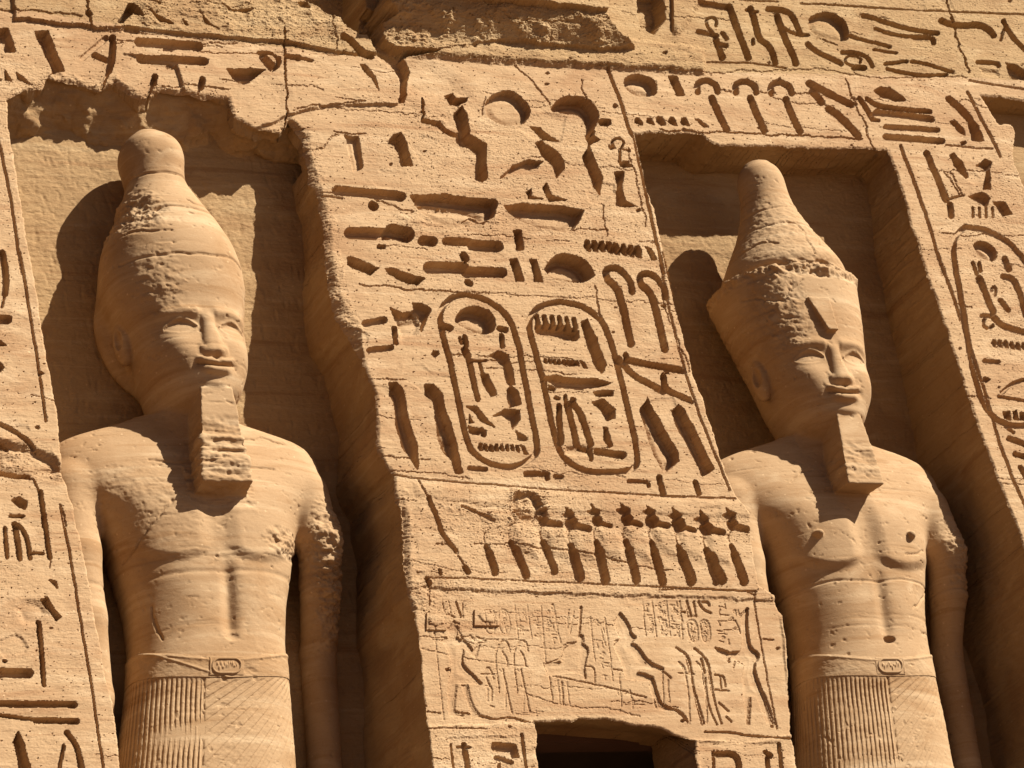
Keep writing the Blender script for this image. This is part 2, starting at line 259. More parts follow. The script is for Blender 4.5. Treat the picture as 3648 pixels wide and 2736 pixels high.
# --- row of rearing cobras
poly('H', .09, (980, -10), (1100, -25), (1145, 20), (1170, 70), (1130, 165), (1050, 150), (985, 90), soft=10); poly('H', .07, (985, 0), (1080, 10), (1130, 60), (1010, 60)); poly('H', .06, (990, 75), (1060, 110), (1010, 120))
COBRA = []; rc = np.random.default_rng(12)
for (tx, ty), (bx, by) in (((830, 305), (892, 490)), ((982, 280), (1070, 508)), ((1168, 290), (1250, 470)), ((1325, 300), (1392, 520)), ((1490, 300), (1550, 530)), ((1660, 300), (1735, 540)), ((1825, 290), (1890, 540)), ((1978, 312), (2075, 545)), ((2145, 332), (2248, 540)), ((2148+170, 322), (2073+345+2, 540)), ((2148+300, 342), (2212+345-142, 545))):
    if tx > 2300: continue
    COBRA.append((tx, ty, bx, by))
COBRA += [(1868+110+0, 0, 0, 0)][:0]
def cobra(blk, tx, ty, bx, by, head=True, worn=False):
    tx, ty, bx, by = tx + rc.uniform(-9, 9), ty + rc.uniform(-14, 10), bx + rc.uniform(-8, 8), by + rc.uniform(-10, 8)
    dx, dy = bx - tx, by - ty; k1, k2, k3 = rc.uniform(.7, 1.3), rc.uniform(.75, 1.3), rc.uniform(.6, 1.3)
    stroke(blk, 30, D2, (tx + 2, ty), (tx + dx*.28, ty + dy*.22)); stroke(blk, 44*k1, D1, (tx + dx*.28, ty + dy*.22), (tx + dx*.62, ty + dy*.55), (tx + dx*.9, ty + dy*.85), (bx - 6, by - 14))
    stroke(blk, 7, .02, (tx - 6, ty - 85), (tx - 18, ty - 50), (tx, ty))
    if head:
        poly(blk, D2, (tx - 35, ty - 235), (tx - 12, ty - 215), (tx + 25, ty - 195), (tx + 15, ty - 165), (tx - 25, ty - 172), (tx - 55, ty - 190), (tx - 25, ty - 205))
        stroke(blk, 66*k2, D1, (tx + 8, ty - 138), (tx + 12, ty - 130)); stroke(blk, 36*k3, D2, (tx + 35, ty - 120), (tx + 60 + 40*k3, ty - 112 + 8*k1)); stroke(blk, 20, D3, (tx + 15, ty - 190), (tx + 12, ty - 150))
for k, c in enumerate(COBRA): cobra('H', *c, head=k >= 2)
for c in ((110, 320, 205, 542), (282, 335, 345, 540), (445, 325, 525, 555)): cobra('I', *c)
stroke('H', 24, .06, (470, 20), (530, 150), (560, 250), (640, 340)); crack('H', 12, (640, 340), (700, 440)); stroke('H', 30, D2, (695, 440), (712, 470)); crack('H', 12, (520, 300), (600, 290)); stroke('H', 16, D3, (535, 455), (545, 480)); stroke('H', 14, .03, (690, 75), (760, 100), (860, 160)); stroke('H', 30, D2, (465, 510), (480, 540)); crack('H', 12, (480, 540), (485, 660))
stroke('H', 9, .025, (470, 500), (900, 512), (1500, 540), (2212, 577)); stroke('I', 9, .025, (0, 575), (300, 575), (590, 590)); stroke('I', 14, .03, (540, 590), (580, 605)); crack('H', 8, (940, 290), (1130, 320), (1500, 360), (1760, 440), (1950, 455)); crack('H', 8, (960, 180), (1000, 170))
# --- relief scene above the door
T1, T2 = .019, .012
def line(blk, w, *pts, dep=T1): CUTS.append(('s', P(blk, pts), w*ZS, dep, 3))
line('H', 8, (515, 800), (545, 1100), (575, 1355), dep=T2); line('H', 10, (560, 870), (600, 930), (622, 1000), (612, 1100), (600, 1180), (607, 1320), (640, 1335)); line('H', 12, (560, 858), (590, 856)); line('H', 10, (560, 880), (590, 910), (655, 940))
line('H', 22, (690, 925), (678, 1000), (690, 1035), (730, 1070), (800, 1136), dep=.030); line('H', 10, (655, 1130), (800, 1137)); line('H', 15, (650, 1140), (640, 1240), (637, 1308), (690, 1333)); line('H', 15, (715, 1140), (740, 1250), (772, 1315), (830, 1345), (950, 1357)); line('H', 9, (680, 1140), (710, 1210), (755, 1330), dep=T2)
line('H', 28, (700, 885), (745, 940), dep=.027); line('H', 15, (792, 893), (770, 975)); line('H', 12, (740, 960), (770, 975)); line('H', 9, (620, 850), (600, 820), (620, 775), (660, 780), (668, 840)); line('H', 14, (630, 765), (665, 775)); line('H', 12, (675, 830), (700, 880)); line('H', 12, (735, 845), (760, 870)); line('H', 10, (770, 850), (830, 880)); line('H', 10, (650, 640), (680, 735), dep=.03); line('H', 8, (690, 650), (690, 735)); line('H', 8, (560, 640), (580, 730), dep=T2); line('H', 8, (600, 640), (620, 730), dep=T2); line('H', 8, (600, 715), (640, 735))
for dx in (0, 110):
    line('H', 9, (895 + dx, 940), (905 + dx, 905), (940 + dx, 870), (965 + dx, 885), (978 + dx, 940)); line('H', 9, (930 + dx, 940), (958 + dx, 980), (962 + dx, 1030)); line('H', 8, (890 + dx, 935), (890 + dx, 1030), (905 + dx, 1110), (910 + dx, 1190)); line('H', 10, (935 + dx, 1050), (955 + dx, 1160), (988 + dx, 1310)); line('H', 7, (910 + dx, 1050), (950 + dx, 1090), (950 + dx, 1300), dep=T2)
line('H', 8, (810, 1000), (1085, 1035), dep=T2); line('H', 10, (805, 1080), (880, 1080)); line('H', 9, (830, 1050), (850, 1030), (880, 1110)); line('H', 12, (835, 1105), (850, 1145)); line('H', 8, (830, 1150), (870, 1150), (865, 1240)); line('H', 8, (840, 1160), (842, 1240), dep=T2); line('H', 8, (855, 1270), (880, 1280))
for a, b in (((1005, 660), (1025, 860)), ((1080, 660), (1108, 865)), ((1165, 665), (1192, 1010)), ((1240, 665), (1280, 890)), ((1460, 735), (1490, 1000)), ((1550, 740), (1600, 1120)), ((1780, 640), (1795, 850)), ((1835, 640), (1860, 860)), ((1920, 640), (1945, 850)), ((2000, 640), (2020, 870))): line('H', 8, a, b, dep=T2)
line('H', 15, (1408, 668), (1400, 790), (1385, 880), (1420, 905), (1452, 925), (1435, 990), (1425, 1040), (1432, 1100), dep=.027); line('H', 10, (1395, 840), (1415, 838), (1422, 880)); line('H', 8, (1330, 690), (1325, 800), dep=T2); line('H', 8, (1365, 690), (1340, 830), dep=T2)
line('H', 12, (1190, 1012), (1290, 988), (1300, 900), (1350, 890)); line('H', 10, (1310, 945), (1355, 1020), (1350, 1060)); line('H', 10, (1320, 940), (1300, 1000)); line('H', 12, (1205, 1085), (1350, 1060), (1430, 1075)); line('H', 9, (1230, 1090), (1560, 1155), (1800, 1225)); line('H', 12, (1290, 1130), (1300, 1265)); line('H', 9, (1215, 1090), (1235, 1235)); line('H', 9, (1265, 1120), (1280, 1260), dep=T2); line('H', 9, (1435, 1030), (1490, 1040), (1490, 1130)); line('H', 10, (1180, 1010), (1210, 1085)); line('H', 9, (1320, 1130), (1340, 1265), dep=T2); line('H', 9, (1400, 930), (1395, 1000), dep=T2); line('H', 9, (1310, 1020), (1340, 1025))
line('H', 17, (1640, 712), (1700, 790), (1702, 830), (1730, 862), dep=.027); line('H', 10, (1605, 760), (1640, 850), dep=T2); line('H', 17, (1712, 898), (1760, 930), (1800, 1005), (1900, 1050), dep=.027); line('H', 12, (1608, 905), (1640, 980), (1680, 1040), (1745, 1072)); line('H', 14, (1745, 1072), (1840, 1100), (1858, 1190), (1892, 1268), (1985, 1300), (2052, 1372), dep=.027); line('H', 11, (1735, 990), (1735, 1040)); line('H', 9, (1610, 880), (1640, 870), (1700, 880)); line('H', 10, (1820, 1150), (1862, 1285), dep=T2); line('H', 8, (1600, 1050), (1680, 1060), (1680, 1110), (1820, 1120)); line('H', 8, (1640, 1080), (1650, 1280), dep=T2); line('H', 8, (1700, 1180), (1720, 1290), dep=T2); line('H', 9, (1890, 1060), (1950, 1110)); line('H', 9, (1895, 1080), (1905, 1250), dep=T2); line('H', 9, (1930, 1120), (1940, 1250), dep=T2)
for dx in (0, 105): line('H', 10, (1985 + dx, 925), (2062 + dx, 990), (2085 + dx, 1180), (2150 + dx, 1385)); line('H', 9, (1995 + dx, 1010), (2030 + dx, 1040), (2035 + dx, 1100), (2055 + dx, 1200), (2060 + dx, 1380), dep=T2)
line('I', 10, (110, 920), (190, 970), (205, 1120), (230, 1260), (268, 1390)); line('I', 10, (218, 928), (300, 990), (320, 1100), (342, 1230)); line('I', 9, (290, 1110), (302, 1270), (360, 1395)); line('I', 12, (170, 990), (192, 1075)); line('I', 12, (262, 990), (285, 1075)); line('I', 9, (125, 1080), (220, 1085), dep=T2); line('I', 9, (130, 1010), (180, 1110), (195, 1370), dep=T2)
line('I', 18, (540, 690), (535, 850), (562, 930), (612, 962), (600, 1000), dep=.030); line('I', 18, (588, 1005), (580, 1070), (640, 1210), (690, 1400), dep=.030); line('I', 10, (600, 1210), (665, 1380), dep=T2); line('I', 13, (640, 1200), (712, 1388)); line('I', 13, (560, 1215), (550, 1390)); line('I', 10, (510, 1210), (560, 1210)); line('I', 14, (350, 925), (432, 1010)); line('I', 12, (440, 965), (515, 1018)); line('I', 10, (470, 1000), (455, 1045)); line('I', 10, (500, 730), (535, 690)); line('I', 9, (500, 840), (470, 760), dep=T2); line('I', 9, (515, 1100), (530, 1200), dep=T2); line('I', 9, (545, 1100), (545, 1200), dep=T2)
line('I', 8, (575, 600), (620, 870), (670, 1150), (722, 1415)); line('I', 14, (0, 1240), (20, 1275), (130, 1300), (180, 1365)); line('I', 11, (370, 1255), (430, 1305)); line('I', 10, (345, 1085), (405, 1095), (410, 1160)); line('I', 10, (375, 1095), (385, 1170)); line('I', 9, (350, 1180), (430, 1185)); line('I', 10, (415, 1340), (445, 1375)); line('I', 9, (640, 870), (700, 875))
rg = np.random.default_rng(5)
def columns(blk, x0, x1, y0, y1, slant, rows):
    for k in range(rows):
        y = y0 + (y1 - y0)*(k + .5)/rows; x = x0 + slant*(y - y0); w = x1 - x0
        for j in range(rg.integers(2, 4)):
            u, v = rg.uniform(.1, .9), rg.uniform(-.35, .35)*(y1 - y0)/rows
            t = rg.integers(0, 3); l = rg.uniform(.15, .4)*w
            if t == 0: line(blk, 8, (x + u*w - l, y + v), (x + u*w + l, y + v + 5), dep=T2)
            elif t == 1: line(blk, 8, (x + u*w, y + v - 12), (x + u*w + 6, y + v + 14), dep=T2)
            else: line(blk, 7, (x + u*w - 10, y + v), (x + u*w, y + v - 11), (x + u*w + 11, y + v), (x + u*w, y + v + 11), (x + u*w - 9, y + v + 3), dep=T2)
columns('H', 1015, 1075, 680, 850, .12, 4); columns('H', 1095, 1160, 680, 860, .12, 4); columns('H', 1180, 1240, 680, 890, .12, 5); columns('H', 1475, 1545, 750, 1110, .12, 8); columns('H', 1790, 1835, 650, 850, .1, 5); columns('H', 1850, 1915, 650, 850, .1, 5); columns('H', 1930, 1995, 650, 850, .1, 5)
for x in (815, 905): line('H', 8, (x, 700), (x + 30, 682), (x + 62, 700), (x + 78, 800), (x + 60, 835), (x + 25, 830), (x + 5, 780), (x, 700), dep=T2); columns('H', x + 15, x + 60, 700, 820, .1, 3)
for x in (2045, 2120): line('H', 8, (x, 770), (x + 25, 750), (x + 52, 770), (x + 65, 860), (x + 50, 890), (x + 18, 885), (x, 770), dep=T2); columns('H', x + 10, x + 50, 770, 880, .1, 3)
line('H', 12, (2045, 640), (2070, 735)); line('H', 10, (2085, 645), (2100, 735)); line('I', 14, (245, 645), (270, 690), (320, 715)); line('I', 14, (270, 645), (310, 650), (310, 668)); line('I', 11, (170, 645), (185, 735)); line('I', 10, (215, 645), (220, 735))
for x in (180, 255): line('I', 8, (x, 770), (x + 25, 752), (x + 55, 770), (x + 68, 860), (x + 52, 892), (x + 18, 888), (x, 770), dep=T2); columns('I', x + 12, x + 55, 775, 880, .1, 3)
columns('I', 0, 50, 640, 860, .1, 5); columns('I', 80, 150, 640, 860, .1, 5); columns('I', 350, 420, 650, 900, .1, 5); columns('I', 430, 490, 690, 830, .1, 3); columns('H', 1560, 1760, 1180, 1280, .1, 2); columns('H', 1120, 1180, 1280, 1330, 0, 1); columns('H', 960, 1100, 1300, 1340, 0, 1)
stroke('H', 10, .02, (470, 1415), (620, 1412), (830, 1416)); stroke('I', 11, .025, (285, 1435), (450, 1440), (560, 1460), (720, 1475), (805, 1482)); crack('H', 12, (620, 1300), (900, 1350), (1010, 1345), (1115, 1380), dep=.018); crack('H', 8, (440, 930), (560, 955), (800, 1000), dep=.008); crack('H', 8, (1060, 1200), (1220, 1240), (1400, 1285), (1560, 1280), (1760, 1340), dep=.008); crack('H', 8, (470, 1305), (560, 1310))
BOD = .027                                   # sunk bodies of the figures in the scene
poly('H', BOD, (600, 800), (640, 770), (668, 800), (660, 850), (700, 880), (745, 945), (790, 895), (800, 900), (770, 975), (700, 925), (680, 1000), (690, 1035), (800, 1136), (655, 1130), (640, 1240), (640, 1308), (690, 1333), (607, 1330), (600, 1180), (612, 1100), (622, 1000), (600, 930), (560, 870), (600, 855), soft=2.5)
poly('H', BOD, (680, 1140), (715, 1140), (740, 1250), (772, 1315), (830, 1345), (745, 1340), (710, 1220), soft=2.5)
poly('H', BOD, (1395, 840), (1420, 840), (1422, 890), (1452, 925), (1440, 1000), (1430, 1090), (1350, 1065), (1210, 1085), (1190, 1012), (1290, 1000), (1300, 930), (1350, 890), (1385, 880), soft=2.5)
poly('H', BOD, (1610, 760), (1640, 712), (1700, 790), (1702, 830), (1730, 862), (1712, 898), (1760, 930), (1800, 1005), (1900, 1050), (1890, 1065), (1780, 1045), (1745, 1072), (1840, 1100), (1858, 1190), (1892, 1268), (1985, 1300), (1880, 1300), (1830, 1180), (1820, 1120), (1680, 1110), (1660, 1040), (1640, 980), (1608, 905), (1640, 860), soft=2.5)
poly('I', BOD, (505, 730), (540, 690), (535, 850), (562, 930), (612, 962), (600, 1000), (580, 1070), (640, 1210), (712, 1388), (660, 1380), (600, 1220), (560, 1215), (550, 1390), (535, 1390), (520, 1210), (510, 1100), (530, 1020), (440, 972), (430, 1010), (350, 930), (365, 925), (440, 950), (500, 940), (515, 870), soft=2.5)
# --- beside the door
poly('H', D2, (868, 1500), (900, 1497), (1012, 1506), (1027, 1587), (985, 1592), (972, 1552), (870, 1552)); stroke('H', 32, D2, (692, 1510), (702, 1570), (722, 1700)); stroke('H', 16, D3, (655, 1526), (730, 1528)); stroke('H', 16, D3, (1043, 1450), (1060, 1580), (1075, 1700)); stroke('H', 14, D3, (612, 1510), (632, 1700)); stroke('H', 24, D3, (900, 1615), (905, 1700)); stroke('H', 30, D3, (890, 1590), (980, 1620)); poly('H', .012, (600, 1470), (1050, 1460), (1075, 1700), (630, 1700), soft=5)
stroke('I', 36, D2, (355, 1572), (480, 1575), (490, 1700)); stroke('I', 14, D3, (330, 1560), (336, 1700)); stroke('I', 26, D2, (645, 1560), (680, 1585)); stroke('I', 26, D2, (655, 1600), (665, 1700)); stroke('I', 17, D3, (725, 1512), (748, 1700)); poly('I', .01, (240, 1500), (720, 1505), (745, 1700), (250, 1700), soft=5)
# --- upper right
stroke('C', 34, D3, (240, 15), (425, 45)); stroke('C', 36, D2, (425, 40), (470, 160), (540, 350)); stroke('C', 15, D3, (345, 155), (352, 120), (318, 98), (282, 120), (295, 165), (325, 195)); stroke('C', 26, D3, (240, 190), (350, 215)); stroke('C', 34, D2, (345, 240), (385, 350)); stroke('C', 24, D3, (385, 200), (410, 235)); stroke('C', 24, D3, (345, 262), (410, 275))
stroke('C', 34, D2, (555, 50), (585, 140), (600, 235), (680, 285), (702, 378)); stroke('C', 16, D3, (530, 62), (598, 68)); stroke('C', 16, D3, (570, 240), (572, 265)); stroke('C', 30, D2, (665, 55), (800, 66), (855, 205)); stroke('C', 34, D2, (715, 98), (770, 250), (828, 385)); stroke('C', 18, D3, (745, 165), (830, 210), (905, 215))
poly('C', .07, (905, 130), (930, 90), (1010, 68), (1090, 100), (1142, 160), (1152, 232), (1130, 252), (1000, 238), (920, 192)); stroke('C', 24, D3, (1235, 95), (1300, 110), (1450, 165), (1600, 195), (1685, 205)); stroke('C', 18, D3, (1310, 175), (1420, 215), (1550, 225)); stroke('C', 26, D3, (1540, 228), (1660, 232), (1662, 262)); stroke('C', 28, D3, (900, 270), (960, 320), (1100, 385)); stroke('C', 22, D3, (1110, 318), (1200, 320), (1268, 350), (1292, 405)); stroke('C', 12, D3, (1215, 385), (1225, 360), (1180, 335), (1130, 345), (1125, 380), (1180, 405)); stroke('C', 30, D2, (1185, 412), (1240, 415))
stroke('C', 18, D3, (1370, 392), (1470, 375), (1500, 375)); stroke('C', 18, D3, (1530, 375), (1620, 390), (1700, 415), (1780, 440)); stroke('C', 18, D3, (1380, 420), (1500, 445), (1620, 465), (1740, 455)); stroke('C', 18, D3, (1150, 215), (1260, 250), (1400, 282)); stroke('C', 12, D3, (1300, 300), (1440, 322)); crack('C', 10, (960, 235), (1080, 265))
stroke('C', 36, D2, (1712, 130), (1780, 155), (1860, 158), (1930, 150), (1990, 172), (2025, 215)); stroke('C', 26, D2, (2085, 130), (2130, 210), (2230, 315)); stroke('C', 13, D3, (2090, 180), (2070, 245)); stroke('C', 24, D3, (1930, 380), (2055, 380), (2060, 400)); poly('C', D2, (2100, 380), (2160, 395), (2240, 440), (2240, 490), (2130, 472)); poly('C', .02, (1950, 420), (2050, 430), (2060, 460), (1960, 450), soft=8)
poly('B', .09, (1822, 492), (1860, 455), (1930, 448), (2000, 480), (2032, 530), (2020, 577), (1978, 580), (1900, 582), (1840, 542)); poly('B', D1, (2098, 460), (2145, 460), (2192, 576), (2150, 577))
for dx, dy, e in ((0, 0, 0), (232, 5, 8), (445, 12, 4)):
    stroke('C', 32, D2, (235+dx, 555+dy), (228+dx, 505+dy), (285+dx, 482+dy), (345+dx, 512+dy), (358+dx, 555+dy)); stroke('C', 36, D2, (322+dx, 590+dy), (352+dx, 670+dy), (412+dx-e, 785+dy)); crack('C', 7, (360+dx, 548+dy), (470+dx, 562+dy))
stroke('C', 40, D2, (908, 508), (1040, 575), (1165, 635)); stroke('C', 36, D2, (930, 558), (985, 622)); stroke('C', 40, D2, (1030, 660), (1110, 722), (1207, 820))
teeth('B', D2, 1910, 2190, 5, 718, 0, 44, 45, 14); teeth('C', D2, 5, 155, 3, 708, 8, 42, 48, 16); poly('C', D2, (218, 718), (240, 722), (300, 770), (270, 770))
poly('C', D1, (1303, 552), (1340, 525), (1400, 535), (1492, 605), (1440, 612), (1340, 590)); stroke('C', 26, D2, (1212, 598), (1270, 680), (1292, 720)); stroke('C', 24, D2, (1258, 600), (1310, 642), (1460, 660), (1640, 680)); stroke('C', 18, D3, (1295, 690), (1345, 690)); stroke('C', 36, D3, (1320, 680), (1480, 700), (1650, 725)); stroke('C', 20, D3, (1290, 725), (1330, 730)); stroke('C', 26, D3, (1372, 770), (1690, 790)); stroke('C', 34, D2, (1372, 828), (1715, 855))
stroke('C', 40, D2, (1758, 602), (1830, 662), (1880, 720)); poly('C', D1, (1870, 690), (1935, 760), (1970, 850), (1900, 852), (1880, 780)); poly('C', D2, (1765, 735), (1790, 733), (1852, 790), (1857, 822), (1820, 805))
crack('C', 9, (1740, -10), (1800, 230), (1880, 440), dep=.03); crack('C', 8, (1130, 480), (1200, 660), (1310, 910), dep=.02); stroke('C', 16, .03, (1870, 560), (2000, 800), (2070, 945)); stroke('C', 9, .022, (290, 377), (550, 380), (770, 412)); crack('C', 8, (-40, 430), (400, 440), (900, 420), (1300, 470), (1870, 470), dep=.01); stroke('C', 9, .02, (860, 20), (1100, 35), (1500, 62), (2230, 92)); stroke('C', 9, .02, (460, -5), (720, 10)); stroke('C', 12, .02, (1880, 490), (2212, 540)); stroke('C', 10, .02, (1740, 880), (2020, 902)); crack('C', 8, (0, 792), (370, 800), (860, 825), (1230, 840), dep=.02)
# --- right buttress
stroke('C', 17, .035, (1465, 885), (1560, 1140), (1650, 1390), (1720, 1659)); stroke('F', 15, .035, (1690, 0), (1800, 310), (1910, 640), (1990, 880), (2060, 1140), (2150, 1380), (2230, 1560))
stroke('C', 34, D2, (1622, 930), (1680, 1060), (1742, 1210)); poly('C', D1, (1765, 942), (1790, 928), (1842, 990), (1882, 1072), (1862, 1082), (1790, 1000)); poly('C', D1, (1928, 1002), (1980, 962), (2022, 980), (2002, 1020), (2012, 1060), (2012, 1142), (1970, 1142), (1985, 1030)); poly('C', D1, (1880, 1187), (1960, 1163), (2012, 1200), (1990, 1247), (1940, 1222)); poly('C', D1, (2028, 1217), (2100, 1220), (2142, 1290), (2090, 1302)); stroke('C', 34, D2, (1765, 1240), (1775, 1305)); stroke('C', 12, D3, (1760, 1205), (1850, 1180)); crack('C', 8, (1730, 1035), (1830, 1180)); crack('C', 8, (1760, 1035), (1845, 1175))
for k in range(4): stroke('C', 13, D3, (1905 + 40*k, 1255), (1905 + 42*k, 1310))
poly('C', .09, (1898, 1472), (1960, 1453), (2032, 1490), (2057, 1542), (2040, 1582), (2000, 1575), (1940, 1542)); stroke('C', 34, D2, (2100, 1565), (2125, 1625)); stroke('C', 20, D2, (1905, 1590), (1930, 1659)); stroke('C', 20, D2, (1945, 1590), (1955, 1640))
stroke('F', 36, D2, (1945, 155), (1990, 260), (2030, 355)); stroke('F', 34, D2, (2095, 140), (2150, 150), (2190, 230), (2230, 380)); stroke('F', 30, D2, (2075, 285), (2120, 345)); stroke('F', 14, D3, (2015, 230), (2030, 195), (2050, 215), (2040, 255)); stroke('F', 34, D2, (2030, 385), (2080, 442), (2230, 480)); stroke('F', 24, D3, (1960, 380), (2030, 382)); stroke('F', 18, D3, (1975, 400), (1965, 440), (2000, 465), (2025, 440)); teeth('F', D3, 2035, 2250, 7, 520, 30, 30, 46, 6)
stroke('F', 24, D3, (1975, 655), (2060, 660)); stroke('F', 22, D3, (2080, 850), (2140, 790), (2230, 765)); stroke('F', 14, D3, (2060, 870), (2230, 900)); poly('F', D2, (2090, 965), (2130, 960), (2135, 1015), (2095, 1000)); poly('F', D2, (2145, 960), (2170, 950), (2180, 1010), (2150, 1005)); poly('F', D2, (2190, 965), (2230, 965), (2230, 1010), (2195, 1010)); stroke('F', 30, D2, (2125, 1125), (2230, 1165)); stroke('F', 30, D2, (2160, 1220), (2230, 1240)); stroke('F', 26, D2, (2190, 1300), (2230, 1370)); stroke('F', 16, D3, (2100, 1050), (2150, 1090)); crack('F', 9, (1790, 320), (1900, 330)); crack('F', 9, (1870, 870), (2010, 880))
# --- left buttress
stroke('A', 16, .03, (-10, 840), (60, 1150), (130, 1659)); stroke('D', 14, .03, (120, 0), (220, 600), (278, 1020)); stroke('D', 34, D2, (15, 0), (40, 150), (32, 250)); stroke('D', 12, D3, (32, 250), (12, 330)); stroke('D', 52, D2, (-20, 400), (45, 405)); poly('D', D2, (-20, 510), (42, 560), (-20, 562)); poly('D', D2, (-20, 648), (25, 690), (-20, 745)); stroke('D', 24, D3, (0, 1040), (100, 1085), (165, 1140), (205, 1185))
poly('D', .05, (-20, 1125), (60, 1150), (200, 1180), (330, 1250), (380, 1330), (160, 1365), (-20, 1340), soft=18); stroke('D', 46, D1, (0, 1330), (90, 1345), (175, 1350)); stroke('D', 30, D2, (0, 1155), (50, 1180)); poly('D', .08, (65, 1502), (110, 1478), (162, 1510), (152, 1550), (118, 1545)); stroke('D', 24, D2, (245, 1450), (258, 1560), (270, 1659)); crack('D', 11, (190, 1360), (240, 1450), dep=.03); crack('D', 12, (360, 1530), (400, 1659)); stroke('D', 16, D3, (60, 1595), (140, 1600))
stroke('G', 24, D2, (245, 0), (268, 150), (300, 385)); crack('G', 8, (300, 385), (292, 440)); stroke('G', 12, .028, (365, 80), (430, 400), (500, 850), (560, 1200), (630, 1700)); stroke('G', 20, D3, (28, 205), (40, 385)); stroke('G', 30, D2, (90, 180), (118, 390)); stroke('G', 22, D2, (112, 188), (160, 245), (182, 390)); stroke('G', 16, D3, (190, 358), (260, 360))
poly('G', D2, (243, 640), (285, 623), (332, 700), (372, 745), (340, 767), (310, 722)); stroke('G', 24, D2, (232, 770), (250, 950), (266, 1155)); poly('G', D3, (300, 518), (342, 530), (350, 572)); stroke('G', 56, D2, (-30, 1082), (175, 1085)); stroke('G', 36, D2, (-30, 1270), (450, 1275)); stroke('G', 18, D2, (0, 1340), (140, 1358), (220, 1365)); stroke('G', 34, D2, (220, 1370), (462, 1376)); poly('G', D1, (85, 1502), (110, 1438), (142, 1502), (195, 1720), (130, 1720)); stroke('G', 30, D2, (405, 1445), (470, 1530), (505, 1720)); stroke('G', 18, D3, (385, 1525), (350, 1720)); stroke('G', 16, D3, (20, 1010), (30, 1012)); poly('G', .02, (100, 690), (160, 640), (250, 660), (290, 720), (220, 790), (140, 780), soft=20)
for k in range(110):                         # fine bedding cracks
    x, y = rg.uniform(0, 3648), rg.uniform(0, 2736); pts = []
    n = rg.integers(3, 11)
    for j in range(n): pts.append((x, y)); x += rg.uniform(20, 70); y += rg.uniform(-4, 10)
    CUTS.append(('c', pts, rg.uniform(2, 4), rg.uniform(.006, .014), 2.5))

for k in range(130):                         # scattered gouges and lost flakes
    x, y = rg.uniform(0, 3648), rg.uniform(0, 2736); r = rg.gamma(2, 2.6) + 3; a0 = rg.uniform(0, 6.3); n = rg.integers(5, 8); q = rg.uniform(.35, .8)
    CUTS.append(('p', [(x + r*rg.uniform(.6, 1.3)*math.cos(a0 + 6.283*j/n), y + q*r*rg.uniform(.6, 1.3)*math.sin(a0 + 6.283*j/n) + .15*r) for j in range(n)], 0, min(.05, r*.0035), 3))
for k in range(46):                          # shallow worn patches
    x, y = rg.uniform(0, 3648), rg.uniform(0, 2736); r = rg.uniform(25, 90); n = 8
    CUTS.append(('p', [(x + r*rg.uniform(.5, 1.4)*math.cos(6.283*j/n), y + .6*r*rg.uniform(.5, 1.4)*math.sin(6.283*j/n)) for j in range(n)], 0, rg.uniform(.004, .010), 6))
def S(pts): k = 3648/2212; return [(x*k, y*k) for x, y in pts]
C_ = lambda pts: P('C', pts)
EDGE_LB = S([(16, 214), (20, 280), (30, 331), (62, 530), (95, 730), (122, 880), (128, 925), (135, 1027), (153, 1080), (165, 1130), (176, 1175), (194, 1264), (210, 1353), (228, 1460), (246, 1531), (260, 1652), (300, 1960)])
EDGE_CL = S([(627, 260), (656, 296), (666, 342), (674, 392), (691, 428), (704, 510), (706, 567), (719, 635), (733, 688), (768, 731), (783, 774), (797, 813), (813, 849), (815, 902), (815, 963), (833, 1002), (854, 1030), (854, 1066), (868, 1102), (872, 1121), (874, 1175), (876, 1228), (883, 1282), (900, 1324), (908, 1389), (915, 1442), (922, 1513), (929, 1585), (938, 1659), (985, 1960)])
TOP_L = P('A', [(45, 605), (140, 545), (260, 530), (290, 470), (420, 500), (600, 545), (690, 500), (780, 560), (850, 597), (900, 580), (980, 545), (1090, 570), (1200, 597), (1375, 600), (1420, 720), (1540, 780), (1700, 800), (1730, 780)])
EDGE_CR = S([(1372, 292), (1380, 330), (1395, 400), (1416, 462), (1440, 570), (1465, 680), (1492, 790), (1525, 880), (1548, 950), (1562, 1000), (1590, 1068), (1622, 1110), (1625, 1180), (1640, 1265), (1672, 1285), (1690, 1330), (1700, 1400), (1705, 1500), (1712, 1600), (1722, 1659), (1775, 1960)])
TOP_R = C_([(-62, 800), (0, 805), (255, 810), (300, 850), (370, 880), (800, 890), (1110, 905), (1180, 895), (1385, 910)])
EDGE_RB = C_([(1410, 960), (1480, 1170), (1530, 1350), (1590, 1530)]) + P('F', [(1590, 0), (1630, 140), (1680, 280), (1740, 450), (1830, 720), (1900, 930), (1950, 1090), (2030, 1300), (2100, 1480), (2150, 1610), (2260, 1900), (2440, 2300), (2900, 3700)])
NICHE_L = TOP_L + EDGE_CL + EDGE_LB[::-1]
NICHE_R = TOP_R + EDGE_RB + EDGE_CR[::-1]
NICHE_F = C_([(1950, 580), (2080, 590), (2300, 615), (2700, 650), (3300, 700), (4300, 4000), (3700, 4000), (2900, 2900), (2330, 1400), (2212, 1100), (2165, 1000), (2150, 900), (2160, 800), (2140, 752), (2065, 748)])
DOOR = P('H', [(1120, 1365), (1350, 1366), (1390, 1346), (1470, 1356), (1550, 1350), (1720, 1388), (1900, 1410), (1970, 1450), (2085, 1490), (2110, 1659), (2190, 2700), (1200, 2700), (1145, 1659), (1130, 1480)])

